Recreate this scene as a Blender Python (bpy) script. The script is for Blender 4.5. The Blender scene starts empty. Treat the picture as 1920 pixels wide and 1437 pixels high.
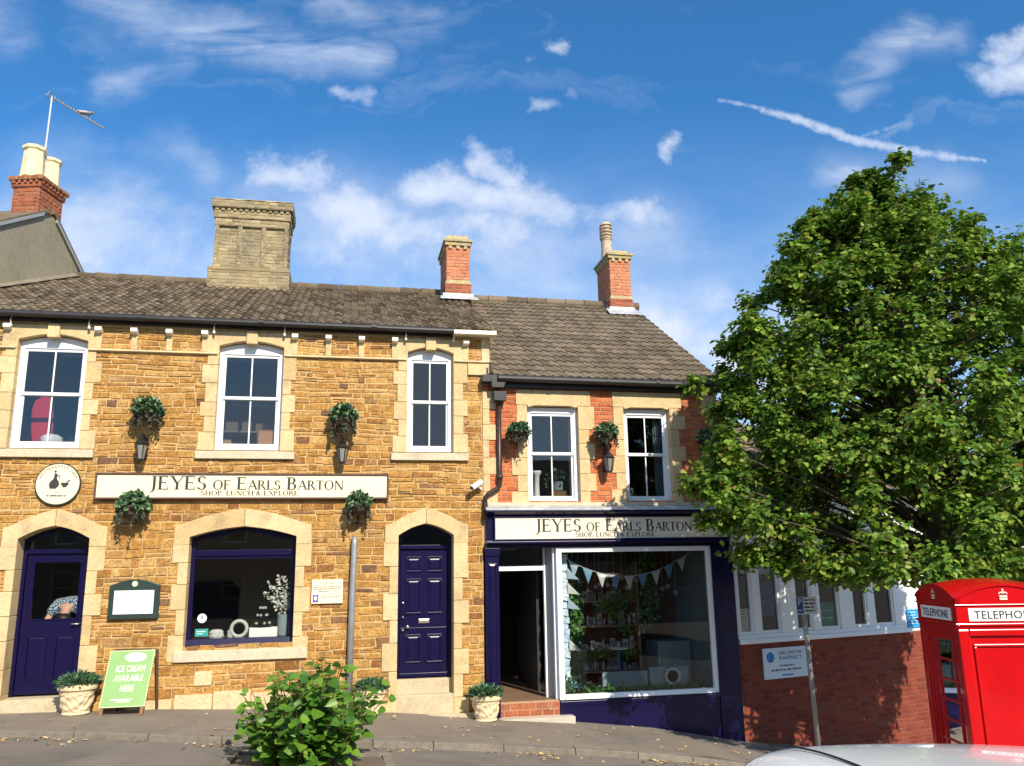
import bpy, math, random
import numpy as np
from mathutils import Vector, Matrix

random.seed(7)
rng = np.random.default_rng(7)
SC = bpy.context.scene
COL = SC.collection
R = math.radians

# ------------------------------------------------------------------ camera
YAW, PITCH, ROLL, FPX = R(11.49), R(12.48), R(-0.97), 1550.0
CAM = Vector((0, -13.5, 1.7))
_f = Vector((math.sin(YAW) * math.cos(PITCH), math.cos(YAW) * math.cos(PITCH), math.sin(PITCH)))
_r = Vector((math.cos(YAW), -math.sin(YAW), 0))
_u = _r.cross(_f)
c_r = _r * math.cos(ROLL) + _u * math.sin(ROLL)
c_u = -_r * math.sin(ROLL) + _u * math.cos(ROLL)
cd = bpy.data.cameras.new('camera')
cam = bpy.data.objects.new('camera', cd)
COL.objects.link(cam)
cd.sensor_width = 36.0
cd.lens = FPX / 1920 * 36.0
cd.clip_start, cd.clip_end = 0.1, 2000
m3 = Matrix((c_r, c_u, -_f)).transposed()
cam.matrix_world = Matrix.Translation(CAM) @ m3.to_4x4()
SC.camera = cam

# ------------------------------------------------------------------ sun and exposure
SUN_AZ, SUN_EL = R(15), R(37)          # to the right of the facade's normal, behind the camera
to_sun = Vector((math.sin(SUN_AZ) * math.cos(SUN_EL), -math.cos(SUN_AZ) * math.cos(SUN_EL), math.sin(SUN_EL)))
sd = bpy.data.lights.new('sun', 'SUN')
sd.energy, sd.angle, sd.color = 5.0, R(0.53), (1.0, 0.91, 0.76)
sun = bpy.data.objects.new('sun', sd)
COL.objects.link(sun)
sun.rotation_euler = to_sun.to_track_quat('Z', 'Y').to_euler()
SC.view_settings.view_transform = 'Standard'
SC.view_settings.look = 'None'
SC.view_settings.exposure = 0.38
SC.view_settings.gamma = 1.0
SC.cycles.max_bounces = 8
SC.cycles.transparent_max_bounces = 16

# ------------------------------------------------------------------ world: clear blue sky, cirrus, cumulus and a contrail
W = bpy.data.worlds.new('World')
SC.world = W
W.use_nodes = True
nt = W.node_tree
nt.nodes.clear()


def nd(tree, kind, **kw):
    n = tree.nodes.new(kind)
    for k, v in kw.items():
        setattr(n, k, v)
    return n


def put(tree, sock, val):
    if isinstance(val, bpy.types.NodeSocket):
        tree.links.new(val, sock)
    else:
        sock.default_value = val


def mth(tree, op, a, b=None, c=None, clamp=False):
    n = nd(tree, 'ShaderNodeMath', operation=op, use_clamp=clamp)
    for i, x in enumerate((a, b, c)):
        if x is not None:
            put(tree, n.inputs[i], x)
    return n.outputs[0]


def vm(tree, op, a, b=None, s=None):
    n = nd(tree, 'ShaderNodeVectorMath', operation=op)
    put(tree, n.inputs[0], a)
    if b is not None:
        put(tree, n.inputs[1], b)
    if s is not None:
        put(tree, n.inputs['Scale'], s)
    return n.outputs['Value'] if op in ('DOT_PRODUCT', 'LENGTH') else n.outputs[0]


def mrange(tree, v, a, b, c, d, smooth=False):
    n = nd(tree, 'ShaderNodeMapRange', interpolation_type='SMOOTHSTEP' if smooth else 'LINEAR')
    for i, x in enumerate((v, a, b, c, d)):
        put(tree, n.inputs[i], x)
    return n.outputs[0]


def mixc(tree, fac, a, b, mode='MIX'):
    n = nd(tree, 'ShaderNodeMix', data_type='RGBA', blend_type=mode)
    put(tree, n.inputs[0], fac)
    put(tree, n.inputs[6], a)
    put(tree, n.inputs[7], b)
    return n.outputs[2]


def noise(tree, vec, scale, detail=4.0, rough=0.55, dist=0.0, out=0):
    n = nd(tree, 'ShaderNodeTexNoise')
    if vec is not None:
        tree.links.new(vec, n.inputs['Vector'])
    n.inputs['Scale'].default_value = scale
    n.inputs['Detail'].default_value = detail
    n.inputs['Roughness'].default_value = rough
    n.inputs['Distortion'].default_value = dist
    return n.outputs[out]


def build_sky():
    t = nt
    sky = nd(t, 'ShaderNodeTexSky', sky_type='NISHITA')
    sky.sun_disc = False
    sky.sun_elevation = SUN_EL
    sky.sun_rotation = math.atan2(to_sun.x, to_sun.y)
    sky.altitude = 80
    sky.air_density, sky.dust_density, sky.ozone_density = 1.0, 0.4, 2.5
    tc = nd(t, 'ShaderNodeTexCoord').outputs['Generated']
    # a flat chart of the sky ahead: azimuth / height ratios about a compass bearing
    fw, rt = (math.sin(YAW), math.cos(YAW), 0), (math.cos(YAW), -math.sin(YAW), 0)
    yy = mth(t, 'MAXIMUM', vm(t, 'DOT_PRODUCT', tc, fw), 0.02)
    cx = mth(t, 'DIVIDE', vm(t, 'DOT_PRODUCT', tc, rt), yy)
    cz = mth(t, 'DIVIDE', vm(t, 'DOT_PRODUCT', tc, (0, 0, 1)), yy)
    comb = nd(t, 'ShaderNodeCombineXYZ')
    put(t, comb.inputs[0], cx)
    put(t, comb.inputs[1], cz)
    p0 = comb.outputs[0]
    warp = noise(t, p0, 6.0, 7.0, 0.66, 0.0, 1)
    warp = vm(t, 'SCALE', vm(t, 'SUBTRACT', warp, (0.5, 0.5, 0.5)), s=0.12)
    p = vm(t, 'ADD', p0, warp)
    p = vm(t, 'MULTIPLY', p, (1, 1, 0))

    def mask(segs, src):
        acc = None
        for (ax, ay), (bx, by), r, amp in segs:
            a, b = Vector((ax, ay, 0)), Vector((bx, by, 0))
            ba = b - a
            ba = ba if ba.length > 1e-6 else Vector((1e-4, 0, 0))
            pa = vm(t, 'SUBTRACT', src, tuple(a))
            h = mth(t, 'ADD', vm(t, 'DOT_PRODUCT', pa, tuple(ba / ba.length_squared)), 0.0, clamp=True)
            d = vm(t, 'LENGTH', vm(t, 'SUBTRACT', pa, vm(t, 'SCALE', tuple(ba), s=h)))
            m = mrange(t, d, 0.0, r, amp, 0.0, True)
            acc = m if acc is None else mth(t, 'MAXIMUM', acc, m)
        return acc
    wisps = mask(WISPS, p)
    puffs = mask(PUFFS, p)
    trail = mask(TRAIL, vm(t, 'ADD', p0, vm(t, 'SCALE', warp, s=0.10)))
    mp = nd(t, 'ShaderNodeMapping')
    t.links.new(p0, mp.inputs[0])
    mp.inputs['Rotation'].default_value = (0, 0, R(-24))
    mp.inputs['Scale'].default_value = (5.0, 17.0, 1)
    n1 = noise(t, mp.outputs[0], 1.0, 7.0, 0.62, 0.6)
    n2 = noise(t, p0, 8.0, 10.0, 0.64, 0.3)
    n3 = noise(t, p0, 60.0, 3.0, 0.6, 0.0)
    w = mth(t, 'MULTIPLY', wisps, mrange(t, n1, 0.33, 0.72, 0.0, 1.0))
    q = mth(t, 'ADD', puffs, mth(t, 'MULTIPLY', mth(t, 'SUBTRACT', n2, 0.5), 1.7))
    q = mrange(t, q, 0.10, 1.22, 0.0, 0.84, True)
    q = mth(t, 'MULTIPLY', q, mrange(t, puffs, 0.02, 0.30, 0.0, 1.0))
    w = mth(t, 'MULTIPLY', w, 0.72)
    c = mth(t, 'ADD', trail, mth(t, 'MULTIPLY', mth(t, 'SUBTRACT', n3, 0.5), 1.5))
    c = mth(t, 'MULTIPLY', mrange(t, c, -0.05, 1.15, 0.0, 0.74, True), mrange(t, trail, 0.01, 0.2, 0.0, 1.0))
    dens = mth(t, 'MAXIMUM', mth(t, 'MAXIMUM', w, q), c, clamp=True)
    # thin white veil low down
    veil = mth(t, 'MULTIPLY', mrange(t, cz, 0.62, 0.10, 0.0, 0.80, True), mrange(t, n1, 0.25, 0.75, 0.35, 1.0))
    mp2 = nd(t, 'ShaderNodeMapping')
    t.links.new(p, mp2.inputs[0])
    mp2.inputs['Rotation'].default_value = (0, 0, R(-38))
    mp2.inputs['Scale'].default_value = (3.0, 9.0, 1)
    n4 = noise(t, mp2.outputs[0], 1.0, 9.0, 0.62, 1.2)
    dens = mth(t, 'MAXIMUM', mth(t, 'MAXIMUM', dens, veil), mrange(t, n4, 0.54, 0.82, 0.0, 0.24))
    hz = mth(t, 'MULTIPLY', mask(HAZE, p), mrange(t, n2, 0.30, 0.66, 0.40, 1.05))
    dens = mth(t, 'MAXIMUM', dens, mth(t, 'MULTIPLY_ADD', mth(t, 'SUBTRACT', 1.0, hz), dens, hz), clamp=True)
    # unseen broken cloud added behind the viewer, greying pane reflections and fill light
    nb = noise(t, tc, 3.2, 7.0, 0.6, 0.4)
    back = mth(t, 'MULTIPLY', mrange(t, vm(t, 'DOT_PRODUCT', tc, fw), 0.05, -0.35, 0.0, 0.85, True), mrange(t, nb, 0.36, 0.60, 0.15, 1.0, True))
    dens = mth(t, 'MAXIMUM', dens, back)
    blue = mixc(t, 1.0, sky.outputs[0], SKY_TINT, 'MULTIPLY')
    shade = mixc(t, mrange(t, n2, 0.35, 0.6, 0.0, 1.0), (4.9, 6.0, 8.2, 1), (6.8, 7.4, 8.6, 1))
    col = mixc(t, dens, blue, shade)
    bg = nd(t, 'ShaderNodeBackground')
    put(t, bg.inputs[0], col)
    bg.inputs[1].default_value = 0.095
    out = nd(t, 'ShaderNodeOutputWorld')
    t.links.new(bg.outputs[0], out.inputs[0])


def chart(x, y):                       # a bearing in the sky, from degrees-like photo bearings
    d = c_r * ((x - 960) / FPX) - c_u * ((y - 718.5) / FPX) + _f
    k = d.dot(Vector((math.sin(YAW), math.cos(YAW), 0)))
    return (d.dot(_r) / k, d.z / k)


def seg(x0, y0, x1, y1, r, amp):
    return (chart(x0, y0), chart(x1, y1), r / FPX, amp)


SKY_TINT = (0.44, 1.10, 1.52, 1)
WISPS = [seg(160, 0, 480, 80, 90, .75), seg(330, 60, 690, 105, 75, 1.0), seg(200, 160, 330, 120, 70, .8),
         seg(600, 10, 800, 50, 75, .8), seg(0, 20, 15, 60, 80, .6), seg(1590, 150, 1730, 60, 70, .8),
         seg(1750, 90, 1800, 80, 60, .5), seg(1540, 345, 1660, 325, 50, .9), seg(980, 500, 1080, 430, 70, .7),
         seg(1000, 570, 1200, 540, 60, .6), seg(340, 260, 390, 330, 50, .5), seg(120, 430, 330, 430, 170, .75), seg(0, 520, 380, 490, 120, .8), seg(560, 470, 900, 500, 120, .75),
         seg(1200, 620, 1400, 560, 110, 1.0), seg(1640, 250, 1700, 225, 16, .5)]
PUFFS = [seg(490, 300, 600, 320, 75, .9), seg(610, 370, 720, 400, 80, .8), seg(780, 330, 1050, 385, 85, 1.0),
         seg(890, 280, 960, 320, 60, 1.0), seg(690, 420, 960, 440, 90, .8), seg(1110, 390, 1240, 390, 70, .72),
         seg(1220, 630, 1420, 660, 110, .95), seg(1340, 720, 1400, 730, 90, .9), seg(1860, 150, 1960, 130, 70, 1.0),
         seg(1870, 110, 1930, 60, 50, .7), seg(1030, 95, 1050, 95, 36, .7), seg(995, 125, 995, 128, 24, .5),
         seg(1010, 205, 1030, 208, 34, .6), seg(1060, 185, 1070, 188, 28, .5), seg(1266, 270, 1270, 255, 40, .7),
         seg(950, 165, 970, 160, 24, .45), seg(650, 165, 690, 175, 42, .75), seg(0, 480, 800, 500, 120, .42)]
HAZE = [seg(40, 440, 360, 480, 210, .55), seg(480, 400, 1000, 450, 190, .55), seg(1080, 470, 1240, 420, 130, .30),
        seg(1180, 620, 1400, 650, 170, .85), seg(880, 560, 1150, 520, 120, .32), seg(80, 320, 150, 400, 150, .25), seg(300, 290, 420, 340, 100, .22),
        seg(1560, 330, 1780, 330, 90, .25)]
TRAIL = [seg(1350, 189, 1440, 205, 9, .45), seg(1430, 205, 1490, 220, 15, .75), seg(1490, 222, 1600, 262, 19, .85),
         seg(1600, 262, 1720, 285, 20, .9), seg(1720, 285, 1790, 294, 16, .8), seg(1790, 294, 1845, 301, 10, .6), seg(1600, 262, 1690, 232, 10, .35)]
build_sky()

# ------------------------------------------------------------------ materials


def mat(name, col, rough=.75, metal=0.0, island=None, var=(), bump=(), spec=.4, coat=0.0, stain=None, trans=0.0):
    m = bpy.data.materials.new(name)
    m.use_nodes = True
    t = m.node_tree
    b = t.nodes['Principled BSDF']
    b.inputs['Roughness'].default_value = rough
    b.inputs['Metallic'].default_value = metal
    b.inputs['Specular IOR Level'].default_value = spec
    b.inputs['Coat Weight'].default_value = coat
    tc = nd(t, 'ShaderNodeTexCoord').outputs['Object']
    c = (*col, 1) if col else None
    if island:
        g = nd(t, 'ShaderNodeNewGeometry').outputs['Random Per Island']
        rp = nd(t, 'ShaderNodeValToRGB')
        el = rp.color_ramp.elements
        while len(el) < len(island):
            el.new(0.5)
        for i, (pos, cc) in enumerate(island):
            el[i].position = pos
            el[i].color = (*cc, 1)
        t.links.new(g, rp.inputs[0])
        c = rp.outputs[0]
    if stain:                          # patches of another colour: (colour, scale, low, high)
        for sc_, (cc, s, lo, hi) in enumerate(stain):
            f = mrange(t, noise(t, tc, s, 5.0, .62, .3), lo, hi, 0.0, 1.0)
            c = mixc(t, f, c, (*cc, 1))
    for s, amt in var:
        f = mrange(t, noise(t, tc, s, 5.0, .6), .3, .7, 1 - amt, 1 + amt)
        h = nd(t, 'ShaderNodeHueSaturation')
        put(t, h.inputs['Value'], f)
        put(t, h.inputs['Color'], c)
        c = h.outputs[0]
    put(t, b.inputs['Base Color'], c)
    prev = None
    for s, st, d in bump:
        bp = nd(t, 'ShaderNodeBump')
        bp.inputs['Strength'].default_value = st
        bp.inputs['Distance'].default_value = d
        put(t, bp.inputs['Height'], noise(t, tc, s, 6.0, .6))
        if prev:
            t.links.new(prev, bp.inputs['Normal'])
        prev = bp.outputs[0]
    if prev:
        t.links.new(prev, b.inputs['Normal'])
    if trans:
        tr = nd(t, 'ShaderNodeBsdfTranslucent')
        put(t, tr.inputs[0], c)
        mx = nd(t, 'ShaderNodeMixShader')
        mx.inputs[0].default_value = trans
        t.links.new(b.outputs[0], mx.inputs[1])
        t.links.new(tr.outputs[0], mx.inputs[2])
        t.links.new(mx.outputs[0], t.nodes['Material Output'].inputs[0])
    return m


def glass(name, tint=(1, 1, 1), ior=1.5, gain=1.0, base=0.0):
    m = bpy.data.materials.new(name)
    m.use_nodes = True
    t = m.node_tree
    t.nodes.clear()
    tr = nd(t, 'ShaderNodeBsdfTransparent')
    tr.inputs[0].default_value = (*tint, 1)
    gl = nd(t, 'ShaderNodeBsdfGlossy')
    gl.inputs['Roughness'].default_value = 0.004
    gl.inputs['Color'].default_value = (1, 1, 1, 1)
    fr = nd(t, 'ShaderNodeFresnel')
    fr.inputs[0].default_value = ior
    # very slight waviness of the pane
    bp = nd(t, 'ShaderNodeBump')
    bp.inputs['Strength'].default_value = 0.02
    bp.inputs['Distance'].default_value = 0.02
    put(t, bp.inputs['Height'], noise(t, nd(t, 'ShaderNodeTexCoord').outputs['Object'], 2.2, 1.0))
    t.links.new(bp.outputs[0], gl.inputs['Normal'])
    f = mth(t, 'MULTIPLY_ADD', fr.outputs[0], gain, base)
    mx = nd(t, 'ShaderNodeMixShader')
    put(t, mx.inputs[0], f)
    t.links.new(tr.outputs[0], mx.inputs[1])
    t.links.new(gl.outputs[0], mx.inputs[2])
    out = nd(t, 'ShaderNodeOutputMaterial')
    t.links.new(mx.outputs[0], out.inputs[0])
    return m


M = {}
M['ironstone'] = mat('ironstone', None, .92, island=[(0, (.22, .092, .024)), (.10, (.34, .160, .038)), (.34, (.42, .222, .054)),
                     (.58, (.36, .178, .042)), (.80, (.48, .275, .082)), (.93, (.39, .225, .075)), (.975, (.20, .095, .045)), (1, (.14, .07, .04))],
                     var=[(5, .24), (30, .42), (90, .2)], bump=[(18, .8, .025), (80, .6, .008)], stain=[((.52, .36, .17), 5, .56, .80), ((.24, .155, .08), 1.1, .56, .82), ((.26, .12, .05), 13, .62, .80)])
M['mortar'] = mat('mortar', (.52, .35, .155), .95, var=[(6, .15), (50, .15)], bump=[(60, .5, .008)])
M['limestone'] = mat('limestone', None, .88, island=[(0, (.56, .41, .205)), (.5, (.63, .475, .26)), (1, (.53, .375, .18))],
                     var=[(2.5, .14), (28, .16)], bump=[(40, .45, .008)], stain=[((.36, .27, .15), 3.2, .54, .8), ((.30, .27, .2), 9, .62, .82)])
M['sillstone'] = mat('sillstone', (.56, .48, .34), .9, var=[(3, .18), (30, .12)], bump=[(40, .35, .006)], stain=[((.30, .26, .2), 3.0, .52, .8)])
M['palebase'] = mat('palebase', None, .92, island=[(0, (.60, .45, .25)), (.5, (.66, .52, .32)), (1, (.50, .33, .15))], var=[(4, .15), (30, .15)],
                    bump=[(20, .6, .02)], stain=[((.40, .33, .22), 4, .5, .75)])
M['redbrick'] = mat('redbrick', None, .9, island=[(0, (.40, .095, .030)), (.4, (.50, .135, .040)), (.75, (.56, .165, .055)), (.92, (.46, .13, .05)), (1, (.28, .09, .05))],
                    var=[(6, .15), (40, .2)], bump=[(45, .4, .006)], stain=[((.58, .36, .22), 5, .60, .85)])
M['redmortar'] = mat('redmortar', (.44, .27, .17), .95, var=[(20, .15)], bump=[(60, .4, .006)])
M['stackbrick'] = mat('stackbrick', None, .9, island=[(0, (.50, .165, .08)), (.5, (.58, .23, .12)), (1, (.52, .20, .10))], var=[(6, .14), (40, .18)], bump=[(45, .4, .006)])
M['stackmortar'] = mat('stackmortar', (.30, .16, .10), .95, var=[(20, .2)])
M['darkbrick'] = mat('darkbrick', None, .9, island=[(0, (.27, .075, .035)), (.5, (.36, .105, .045)), (1, (.31, .12, .065))], var=[(6, .18), (40, .2)],
                     bump=[(45, .4, .006)], stain=[((.40, .30, .22), 5, .62, .85)])
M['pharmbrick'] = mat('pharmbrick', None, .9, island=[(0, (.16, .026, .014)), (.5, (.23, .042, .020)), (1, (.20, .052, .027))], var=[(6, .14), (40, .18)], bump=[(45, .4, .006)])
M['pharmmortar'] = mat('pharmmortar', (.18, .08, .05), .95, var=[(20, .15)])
M['buffbrick'] = mat('buffbrick', None, .92, island=[(0, (.22, .165, .085)), (.4, (.34, .265, .14)), (.8, (.42, .34, .19)), (1, (.17, .13, .08))],
                     var=[(4, .2), (40, .2)], bump=[(45, .4, .006)], stain=[((.17, .145, .10), 2.0, .46, .72)])
M['buffmortar'] = mat('buffmortar', (.30, .25, .16), .95, var=[(20, .15)])
M['lichen_cap'] = mat('lichen_cap', (.40, .34, .20), .95, var=[(12, .3), (50, .25)], bump=[(14, .8, .03)], stain=[((.55, .36, .05), 9, .5, .7), ((.20, .20, .13), 6, .55, .75)])
M['render'] = mat('render', (.27, .235, .165), .95, var=[(1.2, .12), (14, .12)], bump=[(60, .6, .01)], stain=[((.24, .22, .16), 2.2, .5, .8)])
M['cream_pot'] = mat('cream_pot', (.78, .66, .40), .8, var=[(6, .10)], stain=[((.5, .42, .28), 5, .6, .85)])
M['clay_pot'] = mat('clay_pot', (.52, .40, .28), .85, var=[(10, .2)], stain=[((.30, .22, .16), 8, .5, .75)])
M['tile_old'] = mat('tile_old', None, .93, island=[(0, (.072, .050, .032)), (.35, (.128, .094, .060)), (.7, (.170, .130, .086)), (1, (.215, .170, .120))],
                    var=[(3, .25), (30, .35)], bump=[(40, .6, .012)], stain=[((.22, .20, .155), 16, .62, .80), ((.15, .135, .085), 3, .60, .8)])
M['tile_new'] = mat('tile_new', None, .92, island=[(0, (.105, .080, .052)), (.4, (.145, .113, .075)), (.75, (.175, .140, .095)), (1, (.20, .145, .105))],
                    var=[(2, .18), (30, .25)], bump=[(40, .5, .01)], stain=[((.30, .28, .18), 14, .62, .8)])
M['lead'] = mat('lead', (.42, .44, .47), .55, .3, var=[(8, .2)], bump=[(10, .3, .01)], stain=[((.62, .62, .62), 6, .5, .75)])
M['gutter'] = mat('gutter', (.022, .021, .022), .45, var=[(5, .3)], spec=.5)
M['castiron'] = mat('castiron', (.035, .022, .02), .4, var=[(12, .4)], spec=.5)
M['upvc'] = mat('upvc', (.82, .83, .83), .38, var=[(2, .03)], spec=.5)
M['bargewhite'] = mat('bargewhite', (.78, .72, .58), .6, var=[(7, .12)])
M['rafter'] = mat('rafter', (.80, .76, .68), .7, var=[(9, .1)])
M['navy'] = mat('navy', (.0045, .0022, .036), .30, var=[(3, .10)], spec=.35, coat=.08, bump=[(14, .05, .004)])
M['signcream'] = mat('signcream', (.78, .70, .49), .5, var=[(1.5, .04)])
M['signgrey'] = mat('signgrey', (.74, .68, .53), .5, var=[(1.5, .04)])
M['ink'] = mat('ink', (.035, .032, .03), .6)
M['inksoft'] = mat('inksoft', (.17, .16, .14), .7)
M['signframe'] = mat('signframe', (.10, .045, .03), .5, var=[(8, .2)])
M['black'] = mat('black', (.012, .012, .013), .4, spec=.5)
M['lampglass'] = mat('lampglass', (.24, .23, .2), .15, spec=.6)
M['steel'] = mat('steel', (.55, .55, .56), .35, .9)
M['brass'] = mat('brass', (.75, .66, .5), .3, .9)
M['zinc'] = mat('zinc', (.30, .31, .32), .5, .35, var=[(6, .18)], bump=[(40, .15, .003)])
M['white'] = mat('white', (.82, .82, .80), .6)
M['paper'] = mat('paper', (.86, .86, .86), .7)
M['menugreen'] = mat('menugreen', (.022, .042, .034), .4, var=[(5, .15)])
M['boardgreen'] = mat('boardgreen', (.225, .385, .135), .45, var=[(2, .05)])
M['boardedge'] = mat('boardedge', (.48, .55, .28), .5)
M['paintwhite'] = mat('paintwhite', (.86, .92, .80), .6)
M['wood'] = mat('wood', (.22, .11, .045), .7, var=[(8, .25)])
M['wooddark'] = mat('wooddark', (.075, .045, .022), .7, var=[(8, .25)])
M['pot'] = mat('pot', (.72, .58, .36), .88, var=[(9, .12)], bump=[(30, .5, .01)], stain=[((.40, .28, .14), 16, .55, .75)])
M['soil'] = mat('soil', (.14, .11, .08), .95, var=[(30, .3)])
M['wicker'] = mat('wicker', (.07, .045, .03), .9, var=[(40, .4)])
M['asphalt'] = mat('asphalt', (.175, .150, .122), .93, var=[(.5, .10), (3, .08), (120, .22)], bump=[(160, .5, .006)], stain=[((.105, .098, .085), .9, .52, .75), ((.21, .18, .14), 2.3, .62, .85)])
M['pavement'] = mat('pavement', (.205, .168, .132), .93, var=[(.7, .12), (4, .08), (140, .22)], bump=[(170, .45, .005)], stain=[((.135, .12, .10), 1.1, .5, .75), ((.27, .23, .17), 3, .62, .85)])
M['kerb'] = mat('kerb', None, .9, island=[(0, (.155, .132, .105)), (.5, (.205, .178, .142)), (1, (.18, .152, .12))], var=[(8, .2), (60, .2)], bump=[(50, .4, .006)])
M['step_stone'] = mat('step_stone', (.50, .41, .27), .9, var=[(4, .14), (30, .14)], bump=[(40, .35, .006)])
M['concrete'] = mat('concrete', (.48, .42, .34), .9, var=[(5, .14), (60, .12)], bump=[(50, .3, .006)])
M['phonered'] = mat('phonered', (.52, .0025, .005), .25, var=[(2.2, .10), (14, .05)], spec=.4, coat=.3, bump=[(9, .04, .004)])
M['opal'] = mat('opal', (.86, .84, .80), .35)
M['crowngold'] = mat('crowngold', (.80, .70, .58), .4)
M['carwhite'] = mat('carwhite', (.80, .80, .80), .16, var=[(1, .02)], spec=.5, coat=.8)
M['rubber'] = mat('rubber', (.015, .015, .015), .7)
M['carglass'] = mat('carglass', (.01, .012, .014), .04, spec=.7)
M['redlens'] = mat('redlens', (.4, .01, .01), .15, spec=.6)
M['alloy'] = mat('alloy', (.5, .5, .52), .3, .8)
M['leaf'] = mat('leaf', None, .45, spec=.30, trans=.38, var=[(1.6, .18)], island=[(0, (.055, .130, .018)), (.35, (.120, .235, .028)), (.7, (.205, .330, .040)), (.9, (.310, .410, .056)), (.98, (.32, .33, .06)), (1, (.30, .20, .045))])
M['shrubleaf'] = mat('shrubleaf', None, .38, spec=.4, trans=.36, island=[(0, (.05, .14, .018)), (.5, (.10, .23, .024)), (.85, (.17, .33, .035)), (1, (.26, .40, .06))], var=[(14, .15)])
M['basketleaf'] = mat('basketleaf', None, .5, spec=.3, trans=.2, island=[(0, (.016, .050, .028)), (.4, (.045, .125, .060)), (.7, (.13, .24, .10)), (.92, (.30, .40, .22)), (1, (.10, .03, .035))])
M['trailleaf'] = mat('trailleaf', None, .6, trans=.2, island=[(0, (.06, .045, .035)), (.5, (.05, .075, .045)), (.85, (.08, .10, .06)), (1, (.13, .06, .04))])
M['planterleaf'] = mat('planterleaf', None, .5, trans=.25, island=[(0, (.02, .06, .028)), (.6, (.055, .14, .06)), (1, (.16, .26, .14))])
M['deadleaf'] = mat('deadleaf', None, .8, island=[(0, (.40, .26, .10)), (.5, (.55, .40, .20)), (1, (.30, .16, .06))])
M['bark'] = mat('bark', (.10, .075, .05), .95, var=[(10, .25)], bump=[(25, .8, .02)])
M['twig'] = mat('twig', (.085, .07, .035), .9)
M['olive'] = mat('olive', (.58, .55, .40), .9, var=[(1, .12)])
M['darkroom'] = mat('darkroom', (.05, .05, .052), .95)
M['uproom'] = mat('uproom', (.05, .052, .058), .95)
M['floorwood'] = mat('floorwood', (.20, .12, .07), .6, var=[(5, .2)])
M['greyblue'] = mat('greyblue', (.22, .29, .31), .8, var=[(3, .06)])
M['bluedrape'] = mat('bluedrape', None, .7, island=[(0, (.45, .60, .74)), (.5, (.66, .76, .82)), (1, (.30, .50, .68))], var=[(12, .15)])
M['flagwhite'] = mat('flagwhite', (.74, .76, .74), .8, trans=.3)
M['flagblue'] = mat('flagblue', (.22, .42, .66), .8, trans=.3)
M['flagpale'] = mat('flagpale', (.46, .60, .72), .8, trans=.3)
M['card'] = mat('card', (.42, .26, .12), .85)
M['cork'] = mat('cork', (.52, .27, .12), .9, var=[(60, .15)])
M['redchair'] = mat('redchair', (.52, .012, .03), .6)
M['maroon'] = mat('maroon', (.14, .02, .03), .7)
M['teal'] = mat('teal', (.03, .30, .28), .6)
M['posterblue'] = mat('posterblue', (.03, .11, .34), .6)
M['skyposter'] = mat('skyposter', (.02, .30, .62), .6)
M['ivy'] = mat('ivy', None, .6, island=[(0, (.03, .11, .02)), (.6, (.06, .19, .03)), (1, (.10, .24, .05))])
M['goods'] = mat('goods', None, .6, island=[(0, (.34, .31, .25)), (.3, (.12, .09, .06)), (.6, (.44, .42, .38)), (.8, (.06, .08, .09)), (1, (.26, .20, .12))])
M['goodslabel'] = mat('goodslabel', None, .6, island=[(0, (.55, .52, .46)), (.4, (.18, .10, .08)), (.7, (.10, .18, .22)), (1, (.5, .46, .30))])
M['shelfwood'] = mat('shelfwood', (.20, .15, .10), .7, var=[(6, .2)])
M['flowerwhite'] = mat('flowerwhite', None, .7, trans=.3, island=[(0, (.80, .80, .76)), (1, (.66, .68, .62))])
M['skin'] = mat('skin', (.60, .34, .25), .5)
M['hair'] = mat('hair', (.02, .014, .01), .5)
M['birdgrey'] = mat('birdgrey', (.20, .19, .20), .8, var=[(20, .3)])
M['birdlight'] = mat('birdlight', (.45, .38, .38), .8)
M['sashdark'] = mat('sashdark', (.30, .31, .32), .5)
M['glass'] = glass('glass', (.88, .90, .90), 1.52, 1.0, 0.03)
M['shopglass'] = glass('shopglass', (.93, .95, .94), 1.5, 0.9)
M['upglass'] = glass('upglass', (.80, .82, .84), 1.52, 1.1, 0.04)


def patterned():
    m = mat('printcloth', (.1, .1, .1), .85)
    t = m.node_tree
    v = nd(t, 'ShaderNodeTexVoronoi')
    v.inputs['Scale'].default_value = 46
    t.links.new(nd(t, 'ShaderNodeTexCoord').outputs['Object'], v.inputs['Vector'])
    rp = nd(t, 'ShaderNodeValToRGB')
    e = rp.color_ramp.elements
    e[0].position, e[0].color = .30, (.55, .66, .72, 1)
    e[1].position, e[1].color = .52, (.035, .06, .11, 1)
    t.links.new(v.outputs['Distance'], rp.inputs[0])
    t.links.new(rp.outputs[0], t.nodes['Principled BSDF'].inputs['Base Color'])
    return m


M['print'] = patterned()

# ------------------------------------------------------------------ mesh builder
BASE = {}


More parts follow.
